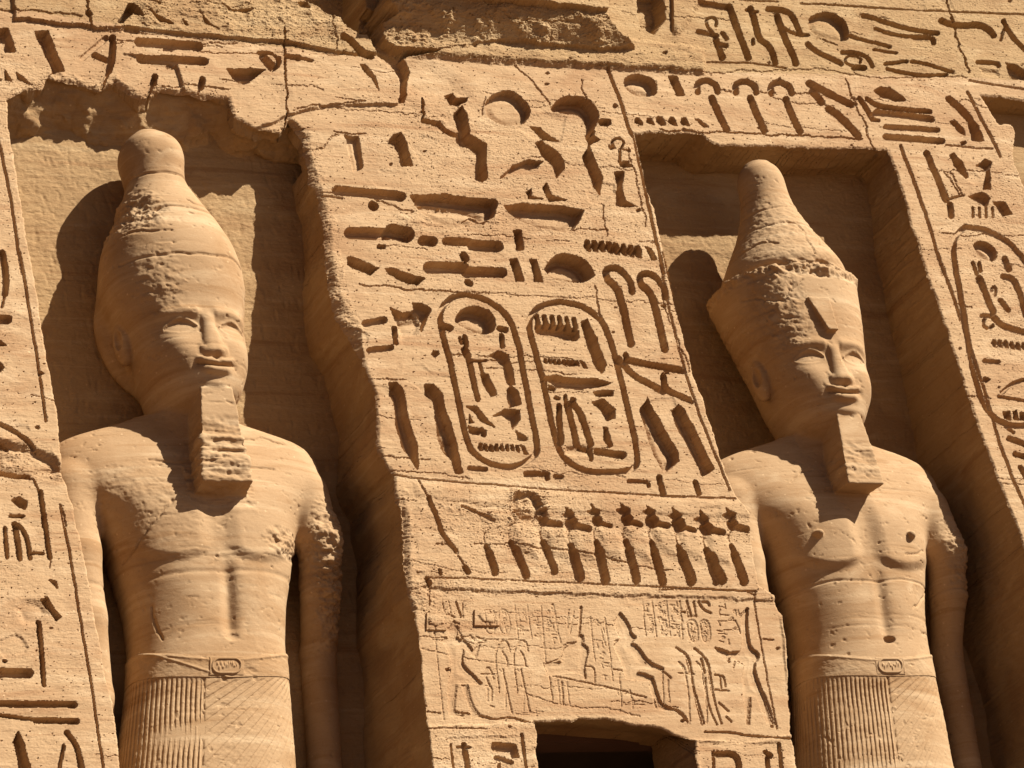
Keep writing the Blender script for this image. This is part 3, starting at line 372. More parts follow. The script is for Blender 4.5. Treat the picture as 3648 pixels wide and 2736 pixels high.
# ------------------------------------------------------------------ the carved rock face
SHEAR = .28
def axis(lo, f0, f1, hi, fine, coarse):
    return np.concatenate([np.arange(lo, f0, coarse), np.arange(f0, f1, fine), np.arange(f1, hi, coarse)])
UA = axis(-6.0, -4.62, 5.32, 6.6, .0066, .03); ZA = axis(1.9, 2.72, 10.85, 11.6, .0070, .03)
NR, NC = len(ZA), len(UA)
Zg = np.repeat(ZA[:, None], NC, 1).astype(np.float32); Xg = (UA[None, :] + SHEAR*(ZA[:, None] - Z0)).astype(np.float32)
PX, PY = project(Xg.astype(np.float64), front_y(Zg.astype(np.float64)), Zg.astype(np.float64)); PX = PX.astype(np.float32); PY = PY.astype(np.float32)
def window(pts, pad):
    a = np.array(pts); x0, y0 = a.min(0) - pad; x1, y1 = a.max(0) + pad
    q = np.array([on_front(x, y) for x in (x0, x1) for y in (y0, y1)])
    u = q[:, 0] - SHEAR*(q[:, 2] - Z0)
    i0, i1 = np.searchsorted(ZA, [q[:, 2].min(), q[:, 2].max()]); j0, j1 = np.searchsorted(UA, [u.min(), u.max()])
    return slice(i0, i1 + 1), slice(j0, j1 + 1)
def seg_dist(x, y, pts, closed=False):
    d = None; n = len(pts)
    for k in range(n if closed else n - 1):
        ax, ay = pts[k]; bx, by = pts[(k + 1) % n]; dx, dy = bx - ax, by - ay
        t = np.clip(((x - ax)*dx + (y - ay)*dy)/(dx*dx + dy*dy + 1e-9), 0, 1)
        e = (x - ax - t*dx)**2 + (y - ay - t*dy)**2
        d = e if d is None else np.minimum(d, e)
    return np.sqrt(d)
def inside(x, y, pts):
    r = np.zeros(x.shape, bool); n = len(pts)
    for k in range(n):
        ax, ay = pts[k]; bx, by = pts[(k + 1) % n]
        if ay == by: continue
        r ^= ((ay > y) != (by > y)) & (x < (bx - ax)*(y - ay)/(by - ay) + ax)
    return r
def sdist(x, y, pts):                         # negative inside
    d = seg_dist(x, y, pts, True); return np.where(inside(x, y, pts), -d, d)
def smask(pts, soft, pad=None):
    w = window(pts, soft*2 + 4); return w, sstep(soft, -soft, sdist(PX[w] + WOB[w]*2, PY[w] + WOB2[w]*2, pts))
WOB = fbm2(NR, NC, 1.5, .007, .0066, 1, lo=2.5, hi=70); WOB2 = fbm2(NR, NC, 1.5, .007, .0066, 2, lo=2.5, hi=70)
ROUGH = fbm2(NR, NC, 1.7, .0085, .0060, 3, lo=2)            # broken-stone relief
FINE = fbm2(NR, NC, .75, .010, .0055, 4, lo=12)
BED = fbm2(NR, NC, 1.1, .022, .0024, 6, lo=3)               # bedding: long along the wall, short up it
BIG = fbm2(NR, NC, 2.0, .007, .0066, 7, lo=.15, hi=6)
PIT = fbm2(NR, NC, .6, .0085, .0062, 8, lo=10, hi=55)
D = np.zeros((NR, NC), np.float32); H = np.zeros((NR, NC), np.float32); RGH = np.ones((NR, NC), np.float32)
def chaikin(pts, closed, it):
    for _ in range(it):
        a = np.array(pts, float); n = len(a); b = np.roll(a, -1, 0) if closed else a[1:]; a0 = a if closed else a[:-1]
        q = np.stack([.75*a0 + .25*b, .25*a0 + .75*b], 1).reshape(-1, 2); pts = q if closed else np.vstack([a[:1], q[1:-1], a[-1:]])
    return [tuple(p) for p in pts]
for kind, pts, wd, dep, soft in CUTS:
    if kind == 'p' and len(pts) >= 6 and dep in (.075, .09, .10, .13, .07): pts = chaikin(pts, True, 1)
    if kind == 's' and len(pts) >= 3: pts = chaikin(pts, pts[0] == pts[-1] and False, 2)
    if kind == 'p':
        w = window(pts, 14); d = sdist(PX[w], PY[w], pts) + WOB[w]*1.2 + FINE[w]*.35
    else:
        w = window(pts, wd + 20); k = .7 if kind == 's' else 2.6
        d = seg_dist(PX[w] + WOB[w]*k, PY[w] + WOB2[w]*k, pts) - max(wd/2, 1.3) + FINE[w]*.4
    if 0 in PX[w].shape: continue
    if kind == 'c': c = dep*np.clip(1 - (d + 1.3)/2.4, 0, 1)
    else: c = dep*sstep(soft*.7, -soft*.9, d)*(1 + .10*BIG[w] - .10*np.clip(1 + d/12, 0, 1)*(d < 0) - .28*sstep(10, 34, -d))
    D[w] = np.maximum(D[w], c)
def raise_(pts, h, soft=8, rough=None, mode='max'):
    w, m = smask(pts, soft)
    if 0 in m.shape: return
    if h > 0: H[w] = np.maximum(H[w], h*m)
    else: H[w] = np.minimum(H[w], h*m) if mode == 'max' else H[w] + h*m
    if rough: RGH[w] = np.maximum(RGH[w], 1 + (rough - 1)*m)
def rough(pts, r, soft=20):
    w, m = smask(pts, soft); RGH[w] = np.maximum(RGH[w], 1 + (r - 1)*m)
# strips that stand a little proud or lie back
raise_(P('A', [(80, 122), (540, 175), (900, 200), (1300, 238), (1780, 268), (2040, 332), (2180, 345), (2280, 330), (2190, 160), (2060, 100), (1960, 60), (1900, -200), (60, -200)]), .035, 6)
rough(P('A', [(700, 160), (800, 30), (900, -60), (1900, -60), (2050, 110), (2180, 200), (2030, 320), (1500, 240), (900, 190)]), 3.0, 40)
raise_(P('B', [(360, 320), (480, 335), (1050, 372), (1700, 412), (2300, 440), (2300, 300), (1900, 250), (1000, 240), (360, 250)]), .05, 12, 1.8)
CORN = P('B', [(318, 318), (320, 270), (330, 230), (270, 170), (240, -300), (1690, -300), (1655, 175), (1760, 245), (1878, 322), (1700, 322), (1450, 312), (1150, 284), (1060, 277), (900, 295), (650, 326), (480, 330)])
w, m = smask(CORN, 7); yy = PY[w] - .086*(PX[w] - 1843); dh = np.clip(.09 - .00012*(PX[w] - 1843), .05, .15)
H[w] = np.maximum(H[w], m*(.065 + .17*sstep(188, 80, yy) + dh*sstep(76, 69, yy + 2*WOB[w]))); RGH[w] = np.maximum(RGH[w], 1 + 2.8*m*sstep(70, 84, yy))
raise_(P('B', [(2070, -300), (2075, 60), (2100, 150), (2140, 205), (2230, 120), (2400, -300)]), .04, 14, 1.5)
raise_(P('B', [(1905, -60), (2050, -60), (2070, 110), (2010, 195), (1935, 165)]), -.16, 8, 2.5)
raise_(P('B', [(520, 180), (590, 175), (620, 230), (600, 270), (540, 240)]), .06, 8, 3, )
raise_(P('B', [(-1200, 330), (220, 345), (300, 350), (430, 440), (476, 545), (452, 640), (0, 650), (-200, 700), (-420, 790), (-800, 700), (-900, 380)]), .03, 5)
VOID = P('B', [(-200, -300), (-120, 0), (-6, 57), (13, 86), (99, 105), (147, 162), (223, 212), (271, 212), (309, 181), (395, 143), (319, 76), (357, 0), (357, -300)])
raise_(VOID, -.42, 6, 2.6, mode='add')
raise_(P('B', [(240, 175), (319, 325), (415, 392), (468, 478), (457, 621), (489, 632), (520, 439), (493, 348), (586, 336), (701, 323), (434, 312), (348, 267), (320, 185)]), -.11, 4, 1.2, mode='add')
raise_(P('H', [(330, 570), (480, 560), (1500, 600), (2600, 640), (2680, 1450), (2400, 1500), (2100, 1480), (1100, 1370), (470, 1400), (420, 900)]), -.018, 6, mode='add')
w, m = smask(P('H', [(430, 600), (480, 590), (1500, 620), (2600, 660), (2680, 1450), (2400, 1480), (2100, 1460), (1100, 1370), (470, 1400), (440, 900)]), 12); RGH[w] = np.where(m > .5, .35, RGH[w])
raise_(P('E', [(560, 1400), (1150, 1440), (2212, 1500), (2680, 1520), (2690, 1600), (1300, 1560), (800, 1500), (580, 1470)]), .012, 10)
rough(P('E', [(560, 1480), (1400, 1590), (2700, 1600), (2700, 1760), (1400, 1740), (900, 1720), (520, 1720)]), 1.8, 20)
rough(P('H', [(960, -30), (1180, -10), (1200, 170), (960, 170)]), 4, 20); rough(P('H', [(320, 380), (520, 400), (640, 540), (470, 760), (400, 700)]), 2.6, 30)
rough(P('D', [(-40, 1110), (330, 1200), (400, 1370), (-40, 1370)]), 3.6, 30); rough(P('A', [(270, 440), (700, 470), (700, 560), (100, 600)]), 2.6, 20)
rough(P('B', [(0, 560), (900, 600), (1000, 900), (300, 640)]), 1.6, 60); rough(P('B', [(400, 1280), (1100, 1290), (1100, 1460), (500, 1420)]), 1.8, 40)
for blk, pts, h in (('H', [(480, 745), (510, 735), (560, 750), (565, 780), (530, 798), (480, 785)], .012), ('H', [(775, 725), (810, 712), (860, 725), (890, 750), (870, 772), (800, 765)], .012)): raise_(P(blk, pts), h, 3)
for c in COBRA[1:]:                            # rounded hoods of the cobras
    w, m = smask(P('H', [(c[0] + 10, c[1] - 85), (c[0] + 120, c[1] - 85), (c[0] + 160, c[1] - 10), (c[0] + 150, c[1] + 90), (c[0] + 40, c[1] + 40)]), 18); H[w] = np.maximum(H[w], .022*m)
# the openings
OPEN = [(NICHE_L, .0), (NICHE_R, .0), (NICHE_F, .0), (DOOR, .0)]
SD = np.full((NR, NC), 400, np.float32); WHICH = np.full((NR, NC), -1, np.int8); RAD = np.full((NR, NC), 7, np.float32)
for n, (pts, _) in enumerate(OPEN):
    x, y = PX + WOB*1.6 + ROUGH*1.0, PY + WOB2*1.6
    ins = inside(x, y, pts); d = np.full((NR, NC), 400, np.float32)
    for k in range(len(pts)):
        a, b = pts[k], pts[(k + 1) % len(pts)]
        w = window([a, b], 90)
        if 0 in PX[w].shape: continue
        d[w] = np.minimum(d[w], seg_dist(x[w], y[w], [a, b]))
    d = np.where(ins, -d, d); k = d < SD; SD[k] = d[k]; WHICH[k] = n
wcl = window(EDGE_CL, 70)                      # the broken edge of the middle pier
dcl = seg_dist(PX[wcl], PY[wcl], EDGE_CL); RAD[wcl] = np.where(dcl < 70, 13 + 13*np.clip(BIG[wcl]*.9 + WOB[wcl]*.25, -.7, 1.8), RAD[wcl])
for pts, r in ((P('E', [(20, 60), (240, 60), (250, 640), (60, 640)]), 46), (P('H', [(300, -40), (560, -40), (480, 700), (330, 700)]), 40), (P('A', [(1740, 720), (2020, 820), (2080, 1659), (1960, 1659)]), 42), (P('A', [(60, 420), (1420, 480), (1500, 800), (60, 700)]), 18)):
    w, m = smask(pts, 14); RAD[w] = np.maximum(RAD[w], r*m*np.clip(.75 + .45*BIG[w] + .10*WOB[w], .2, 1.7)); RGH[w] = np.maximum(RGH[w], 1 + 1.1*m*(SD[w] < r*1.2))
bev = np.clip(1 - SD/RAD, 0, 1)**1.7*RAD/PPM*.75
RGH = np.minimum(RGH, 6); relief = (.0011*FINE*np.clip(.25 + .55*np.abs(BIG), 0, 1.3) + .0006*BED)*np.clip(.3 + .6*RGH, .5, 2.4) + .0016*ROUGH*RGH**1.3 + .006*BIG + .0016*(RGH - 1)*np.abs(ROUGH) - .012*np.clip(PIT - 2.05, 0, .8)*np.clip(RGH, .4, 2.5)
gX = np.gradient(SD, axis=1)/np.gradient(UA)[None, :]; gZ = np.gradient(SD, axis=0)/np.gradient(ZA)[:, None] - SHEAR*gX
g2 = gX**2 + gZ**2 + 1; snap = (SD < .6) & (SD > -3.4) & (np.sqrt(g2) > 150)
step = np.where(snap, -SD/g2, 0); Xf = Xg + step*gX; Zf = Zg + step*gZ
Yf = front_y(Zf) - H - relief*(1 - .35*np.clip(D/.05, 0, 1)) + D + bev
VF = np.stack([Xf, Yf, Zf], -1).reshape(-1, 3)
Q = grid_quads(NR, NC); sdv = SD.ravel()
keep = (sdv[Q] > np.where(snap.ravel()[Q], -3.4, 0)).all(1)
Q = Q[keep]

# ------------------------------------------------------------------ split the rock face into its parts
qx = PX.ravel()[Q].mean(1); qy = PY.ravel()[Q].mean(1); qX = VF[Q[:, 0], 0]
def above(line):
    a = np.array(line, float); return qy < np.interp(qx, a[:, 0], a[:, 1])
lab = np.where(qx < 700, 1, np.where((qx < 2700), 2, 3)).astype(np.int16)
axis_c = 1600 + .23*(qy - 900); axis_l = 560 + .17*(qy - 900); axis_r = 2700 + .25*(qy - 900)
lab = np.where(qx < axis_l, 1, np.where(qx < axis_r, 2, 3)).astype(np.int16)
lab[above([(-900, 280), (0, 311), (1010, 440), (1440, 205), (2150, 245), (2240, 480), (3140, 560), (3450, 560), (4600, 640)])] = 4
lab[above([(-900, -40), (0, 32), (447, 103), (764, 138), (1281, 203), (1432, 197), (2149, 241), (2348, 253), (3447, 276), (4600, 345)])] = 5
def sub(pts, k, only=None):
    a = np.array(pts); b = np.flatnonzero((qx > a[:, 0].min()) & (qx < a[:, 0].max()) & (qy > a[:, 1].min()) & (qy < a[:, 1].max()))
    b = b[inside(qx[b], qy[b], pts)]
    lab[b] = k
def grow(pts, r):
    a = np.array(pts[:-1]); c = a.mean(0); v = a - c; n = np.linalg.norm(v, axis=1, keepdims=True); return [tuple(p) for p in c + v*(1 + r/n)]
sub(grow(CART1, 14), 10); sub(grow(CART2, 14), 11); sub(grow(CART3, 14), 12)
sub(P('H', [(330, 580), (480, 560), (1500, 590), (2600, 640), (2680, 1450), (2400, 1480), (2100, 1460), (1900, 1390), (1540, 1335), (1350, 1355), (1100, 1362), (470, 1400), (300, 1000)]), 13)
cob = [(c[0], c[1], c[2], c[3]) for c in COBRA] + [(110 + 1868, 320, 205 + 1868, 542)][:0]
strokes_I = [(110, 320, 205, 542), (282, 335, 345, 540), (445, 325, 525, 555)]
offI = (2348 - 1250)/ZS
full = sorted([tuple(c) for c in COBRA if c[0] < 2212] + [(a + offI, b, c + offI, d) for a, b, c, d in strokes_I])
uniq = []
for c in full:
    if not uniq or c[0] - uniq[-1][0] > 70: uniq.append(c)
for k in range(1, len(uniq)):
    a = uniq[k]; b = uniq[k + 1] if k + 1 < len(uniq) else (a[0] + 165, a[1], a[2] + 150, a[3])
    sub(P('H', [(a[0] - 30, a[1] - 240), (b[0] - 32, b[1] - 240), (b[0] - 6, b[1] - 80), (b[0] - 2, b[1]), (b[2] - 30, b[3] + 12), (a[2] - 26, a[3] + 12), (a[0], a[1]), (a[0] - 4, a[1] - 80)]), 20 + k)
FLATF = False
temple = thing('rock_temple', 'sunlit sandstone temple front cut from the cliff with carved hieroglyph piers, niches and dark doorway', 'temple')
def part(k, name, mat, parent, label=None):
    q = Q[lab == k]
    return mesh_from(name, VF, q, mat, parent, FLATF, label) if len(q) else None
pier_l = part(1, 'pier', M_ROCK, temple, 'narrow carved pier at the left edge with a broken ledge')
pier_c = part(2, 'pier', M_ROCK, temple, 'broad middle pier covered in deep hieroglyphs above the doorway')
pier_r = part(3, 'pier', M_ROCK, temple, 'carved pier at the right edge beyond the second statue')
part(4, 'architrave', M_ROCK, temple); part(5, 'cornice', M_ROUGH, temple, 'broken overhanging cornice of rough rock along the top')
part(10, 'cartouche', M_ROCK, pier_c, 'oval cartouche with a sun disc at its top'); part(11, 'cartouche', M_ROCK, pier_c, 'oval cartouche with a toothed comb sign at its top'); part(12, 'cartouche', M_ROCK, pier_r)
part(13, 'relief_panel', M_ROCK, pier_c, 'shallow relief scene of standing and seated figures')
for k in range(1, len(uniq)): part(20 + k, 'cobra', M_ROCK, pier_c, 'worn headless cobra' if k < 2 else None)

# side walls, soffits and reveals: the rim of every opening run back into the rock
near = (sdv[Q] < 8).any(1); E_ = Q[near]
ed = np.concatenate([E_[:, [0, 1]], E_[:, [1, 2]], E_[:, [2, 3]], E_[:, [3, 0]]])
key = np.sort(ed, 1); key = key[:, 0].astype(np.int64)*VF.shape[0] + key[:, 1]
u_, first, cnt = np.unique(key, return_index=True, return_counts=True)
rim = ed[first[cnt == 1]]; rim = rim[(np.abs(sdv[rim]) < 4).all(1)]
which = WHICH.ravel()[rim[:, 0]]
def run_back(n, yback, steps, noise, top=None, jag=1.0):
    e = rim[which == n]; vid, inv = np.unique(e, return_inverse=True); inv = inv.reshape(-1, 2)
    p0 = VF[vid].astype(np.float64); rows = [p0]
    pts = OPEN[n][0]; qx0, qy0 = PX.ravel()[vid].astype(float), PY.ravel()[vid].astype(float); best = np.full(len(vid), 1e18); nx0, ny0 = qx0.copy(), qy0.copy()
    for k in range(len(pts)):                  # nearest point of the clean outline: the rim's chips fade out going back
        ax, ay = pts[k]; bx_, by_ = pts[(k + 1) % len(pts)]; dx, dy = bx_ - ax, by_ - ay
        t_ = np.clip(((qx0 - ax)*dx + (qy0 - ay)*dy)/(dx*dx + dy*dy + 1e-9), 0, 1); fx, fy = ax + t_*dx, ay + t_*dy
        e2 = (qx0 - fx)**2 + (qy0 - fy)**2; m_ = e2 < best; best[m_] = e2[m_]; nx0[m_] = fx[m_]; ny0[m_] = fy[m_]
    cl = np.array([on_front(a_, b_) for a_, b_ in zip(nx0, ny0)]); dX, dZ = cl[:, 0] - p0[:, 0], cl[:, 2] - p0[:, 2]
    global TPW
    TPW = sstep(-.35, -.05, cl[:, 2] - np.interp(cl[:, 0], CEIL_L[:, 0], CEIL_L[:, 1]))
    tp_, tq_ = (-dZ*(TPW > .35), 0*TPW) if n == 0 else top(cl) if top is not None else (0, 0)
    t = np.linspace(0, 1, steps + 1)[1:]
    for s in t:
        p = p0.copy(); f_ = min(1, s*9); p[:, 0] += dX*f_; p[:, 2] += dZ*f_; p[:, 1] = p0[:, 1] + (yback - p0[:, 1])*s
        if top is not None: p[:, 2] += tp_*min(1, s*4) + tq_*(s**.8 if n == 0 else min(1, s*1.6))
        rows.append(p)
    V = np.concatenate(rows); tt = np.repeat(np.concatenate([[0], t]), len(vid))
    a = noise*np.clip(tt*6, 0, 1)
    if n == 0:
        lo_ = np.interp(V[:, 0], CEIL_L[:, 0], CEIL_L[:, 1]); up_ = sstep(-.3, .1, V[:, 2] - lo_)*np.clip(tt*5, 0, 1)*sstep(1.05, .75, tt)
        V[:, 2] += up_*(.17*np.abs(fbm3(V, (1.9, 3.2, .5), 4, .5, 77)) - .08)
    V[:, 0] += np.clip(tt*6, 0, 1)*(.0035*fbm3(V, (30, 26, 30), 3, .6, 61) - .010*np.clip(fbm3(V, (24, 12, 9), 2, .5, 62) - .6, 0, 1) - .016*np.clip(fbm3(V, (3, 1.2, 16), 3, .55, 63) - .55, 0, 1))
    V[:, 2] += a*fbm3(V, (2.2, 5, 7), 5, .6, 21); V[:, 0] += a*fbm3(V, (7, 3, 2.0), 5, .6, 35)
    m = len(vid); qs = []
    for k in range(steps if n != 0 else steps):
        o = k*m; qs.append(np.stack([inv[:, 1] + o, inv[:, 0] + o, inv[:, 0] + o + m, inv[:, 1] + o + m], -1))
    return V, np.concatenate(qs)
CEIL_L = np.array([(on_y(x*ZS, y*ZS, 0)[0], on_y(x*ZS, y*ZS, 0)[2]) for x, y in ((60, 862), (500, 875), (1080, 950), (1745, 978))])
def top_l(p):                                   # the left soffit slopes down to the old ceiling line
    tgt = np.interp(p[:, 0], CEIL_L[:, 0], CEIL_L[:, 1]); w_ = sstep(-.35, -.05, p[:, 2] - tgt)
    k = np.flatnonzero(w_ > .3); o = k[np.argsort(p[k, 0])]; xs = np.linspace(p[o, 0].min(), p[o, 0].max(), 60); zs = np.interp(xs, p[o, 0], p[o, 2])
    zs = np.convolve(np.pad(zs, 5, mode='edge'), np.ones(11)/11, 'valid'); sm = np.interp(p[:, 0], xs, zs)
    return (sm - p[:, 2])*w_, np.minimum(tgt - sm, .25)*w_
def back_wall(x0, x1, z0, z1, y, h, seed, toolm):
    xs, zs = np.arange(x0, x1, h), np.arange(z0, z1, h); nr, nc = len(zs), len(xs)
    w = .0015*fbm2(nr, nc, 1.0, h*1.2, h, seed, lo=3) + .010*fbm2(nr, nc, 1.9, h, h, seed + 1, lo=.3, hi=6) - toolm*np.clip(fbm2(nr, nc, .5, h*.32, h, seed + 2, lo=7, hi=24) - 1.0, 0, 1.3) + .0007*fbm2(nr, nc, 1.2, h*3, h*.3, seed + 3, lo=4)
    X, Z = np.meshgrid(xs, zs); return np.stack([X, y - w, Z], -1).reshape(-1, 3), grid_quads(nr, nc)
YB = (0.0, .19, .10)
for n, (lbl, tp, xr, tool) in enumerate((('shallow niche with a broken roof behind the statue on the left', top_l, (-5.3, -.6), .0045), ('square cut niche behind the statue on the right', None, (1.2, 5.6), .003), ('edge of another niche at the far right', None, (5.4, 8.3), .004))):
    V, q = run_back(n, YB[n] + .05, (26, 46, 26)[n], (.014, .012, .012)[n], tp)
    if n == 0:                                  # the fallen roof: the rim's strip goes in only a hand's breadth, then one broken underside
        nv = len(V)//27; roof = TPW > .35; col_ = np.arange(len(V)) % nv; row_ = np.arange(len(V))//nv
        q = q[~((roof[col_[q]].all(1)) & (row_[q].min(1) > 6))]
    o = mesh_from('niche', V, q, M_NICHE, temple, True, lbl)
    if n == 0:
        a_ = np.array([on_front(*p) for p in TOP_L]); xs = np.linspace(a_[0, 0] - .25, a_[-1, 0] + .30, 330); zf = np.interp(xs, a_[:, 0], a_[:, 2]); zf = np.convolve(np.pad(zf, 6, mode='edge'), np.ones(13)/13, 'valid')
        zb = np.interp(xs, CEIL_L[:, 0], CEIL_L[:, 1]) - .01; ts = np.linspace(0, 1, 70); X, T_ = np.meshgrid(xs, ts); zf2 = np.maximum(zf + .035, zb + .03)
        Yc = (front_y(zf) + .035)[None, :]*(1 - T_) + .06*T_; Zc = zf2[None, :]*(1 - T_**.85) + zb[None, :]*T_**.85
        S_ = np.stack([X, Yc, Zc], -1).reshape(-1, 3); k3 = fbm3(S_, (2.6, 3.6, 1.2), 4, .5, 77); k3 = .6*k3 + .4*np.round(k3*2.6)/2.6
        S_[:, 2] += (.075*k3 + .010*fbm3(S_, (14, 14, 9), 4, .6, 78))*(np.clip(T_*6, 0, 1)*sstep(1.0, .8, T_)).ravel(); S_[:, 1] += .02*fbm3(S_ + 5, (5, 5, 9), 3, .55, 79)*np.clip(T_*6, 0, 1).ravel()
        mesh_from('broken_roof', S_, grid_quads(70, 330)[:, ::-1], M_ROUGH, o)
    V, q = back_wall(xr[0], xr[1], 1.9, 10.2 if n == 2 else 9.4, YB[n], .010 if n < 2 else .04, 50 + 7*n, tool)
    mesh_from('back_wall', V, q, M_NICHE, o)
# the doorway
DY = -.62
ZL = [on_y(*P('H', [pt])[0], DY) for pt in ((1140, 1470), (1925, 1530))]
def top_d(p):                                   # the chipped lintel runs back to a straight soffit
    tgt = np.interp(p[:, 0], [ZL[0][0], ZL[1][0]], [ZL[0][2], ZL[1][2]]); w_ = sstep(-.55, -.28, p[:, 2] - tgt); return 0*tgt, (tgt - p[:, 2])*w_
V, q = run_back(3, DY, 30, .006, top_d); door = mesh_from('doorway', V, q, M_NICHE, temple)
def box(name, x0, x1, y0, y1, z0, z1, mat, parent, inward=False, open_front=False, cuts=6):
    import bmesh
    bm = bmesh.new(); vs_ = [bm.verts.new((x, y, z)) for x in (x0, x1) for y in (y0, y1) for z in (z0, z1)]
    for f in ((0, 1, 3, 2), (4, 6, 7, 5), (0, 4, 5, 1), (2, 3, 7, 6), (0, 2, 6, 4), (1, 5, 7, 3)):
        if open_front and f == (0, 4, 5, 1): continue
        bm.faces.new([vs_[i] for i in f])
    if inward: bmesh.ops.reverse_faces(bm, faces=bm.faces)
    else: bmesh.ops.bevel(bm, geom=bm.edges[:], offset=.012, segments=2, affect='EDGES')
    me = bpy.data.meshes.new(name); bm.to_mesh(me); bm.free(); me.materials.append(mat)
    o = bpy.data.objects.new(name, me); COL.objects.link(o); o.parent = parent; return o
dl = on_y(*P('H', [(1150, 1500)])[0], DY); dr = on_y(*P('H', [(1925, 1530)])[0], DY); dt = on_y(*P('H', [(1500, 1470)])[0], DY); db = on_y(*P('H', [(1500, 1522)])[0], DY)
x0, x1 = dl[0] - .12, dr[0] + .02
fr = box('door_frame', x0 - .3, x1 + .3, DY - .06, DY + .14, db[2], dt[2] + .35, M_WOOD, door)
box('door_post', x1 - .02, x1 + .12, DY - .03, DY + .14, 0, db[2] - .003, M_WOOD, fr); box('door_post', x0 - .12, x0 + .02, DY - .03, DY + .14, 0, db[2] - .003, M_WOOD, fr)
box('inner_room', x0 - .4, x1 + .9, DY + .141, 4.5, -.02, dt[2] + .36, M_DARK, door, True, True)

# ------------------------------------------------------------------ the cliff around and the ground
def sheet(name, xs, zs, fy, mat):
    X, Z = np.meshgrid(xs, zs); V = np.stack([X, fy(X, Z), Z], -1).reshape(-1, 3); return mesh_from(name, V, grid_quads(len(zs), len(xs)), mat)
def wall_sheet(name, x0, x1, z0, z1, z_shear):
    xs = np.linspace(0, 1, 90); zs = np.linspace(z0, z1, 90); X = np.empty((90, 90)); Zm = np.repeat(zs[:, None], 90, 1)
    a = x0(zs)[:, None]; b = x1(zs)[:, None]; X = a + (b - a)*xs[None, :]
    V = np.stack([X, front_y(Zm), Zm], -1).reshape(-1, 3); V[:, 1] += .05*fbm3(V, (.6, .6, .9), 5, .55, 3)
    return V, grid_quads(90, 90)
us = lambda u: (lambda z: u + SHEAR*(z - Z0)); c_ = lambda v: (lambda z: np.full_like(z, v))
parts_ = [wall_sheet('cliff', c_(-22), us(-5.98), -.5, 11.6, 0), wall_sheet('cliff', us(6.58), c_(24), -.5, 11.6, 0), wall_sheet('cliff', c_(-22), c_(24), 11.55, 18, 0)]
o_ = 0; VV, QQ = [], []
for V, q in parts_: VV.append(V); QQ.append(q + o_); o_ += len(V)
cliff = mesh_from('cliff', np.concatenate(VV), np.concatenate(QQ), M_ROUGH); cliff['kind'] = 'structure'
gx = np.concatenate([-np.geomspace(1500, 30, 30), np.linspace(-28, 28, 80), np.geomspace(30, 1500, 30)]); gy = np.concatenate([-np.geomspace(1500, 60, 30), np.linspace(-58, 6, 130)])
GX, GY = np.meshgrid(gx, gy); GZ = -9.5*sstep(-6.5, -24, GY) + .0*GX
V = np.stack([GX, GY, GZ], -1).reshape(-1, 3); near_ = np.exp(-(V[:, 0]**2 + V[:, 1]**2)/3000); V[:, 2] += near_*.10*fbm3(V, (.35, .35, .35), 4, .5, 9)*sstep(-2, -5, V[:, 1])
ground = mesh_from('ground', V, grid_quads(len(gy), len(gx)), M_SAND); ground['kind'] = 'structure'

# ------------------------------------------------------------------ the two colossal statues
def surface_net(F, org, h):
    """Mesh of the zero level of F (negative inside) on a grid."""
    s = F < 0; nx, ny, nz = F.shape
    c = np.zeros((nx-1, ny-1, nz-1), np.int8)
    for a in (0, 1):
        for b in (0, 1):
            for d in (0, 1): c += s[a:nx-1+a, b:ny-1+b, d:nz-1+d]
    act = (c > 0) & (c < 8); I, J, K = np.nonzero(act); vid = np.full(act.shape, -1, np.int32); vid[I, J, K] = np.arange(len(I))
    acc = np.zeros((len(I), 3), np.float32); n = np.zeros(len(I), np.float32)
    corners = [(a, b, d) for a in (0, 1) for b in (0, 1) for d in (0, 1)]
    fv = {k: F[I+k[0], J+k[1], K+k[2]] for k in corners}
    for k in corners:
        for ax in range(3):
            if k[ax]: continue
            k2 = list(k); k2[ax] = 1; f0, f1 = fv[k], fv[tuple(k2)]; m = (f0 < 0) != (f1 < 0)
            t = np.where(m, f0/np.where(m, f0 - f1, 1), 0)
            p = np.zeros((len(I), 3), np.float32); p[:] = k; p[:, ax] = t
            acc += p*m[:, None]; n += m
    V = (np.stack([I, J, K], -1) + acc/n[:, None])*h + np.asarray(org)
    Q = []
    for ax in range(3):
        o1, o2 = [(1, 2), (2, 0), (0, 1)][ax]
        sl0 = [slice(1, -1)]*3; sl1 = [slice(1, -1)]*3; sl0[ax] = slice(0, -1); sl1[ax] = slice(1, None)
        a, b = s[tuple(sl0)], s[tuple(sl1)]; i, j, k = np.nonzero(a != b)
        off = np.array([1, 1, 1]); off[ax] = 0
        base = np.stack([i, j, k], -1) + off; flip = b[i, j, k]
        e1 = np.zeros(3, int); e1[o1] = 1; e2 = np.zeros(3, int); e2[o2] = 1
        g = lambda q: vid[q[:, 0], q[:, 1], q[:, 2]]
        q = np.stack([g(base - e1 - e2), g(base - e2), g(base), g(base - e1)], -1)
        q[flip] = q[flip][:, ::-1]; Q.append(q)
    return V, np.concatenate(Q)
def vnormals(V, Q):
    n = np.cross(V[Q[:, 2]] - V[Q[:, 0]], V[Q[:, 3]] - V[Q[:, 1]]); N = np.zeros_like(V)
    for k in range(4):
        for a in range(3): N[:, a] += np.bincount(Q[:, k], n[:, a], len(V))
    return N/(np.linalg.norm(N, axis=1, keepdims=True) + 1e-12)
def smin(a, b, k):
    if k <= 0: return np.minimum(a, b)
    h = np.clip(.5 + .5*(b - a)/k, 0, 1); return b + (a - b)*h - k*h*(1 - h)
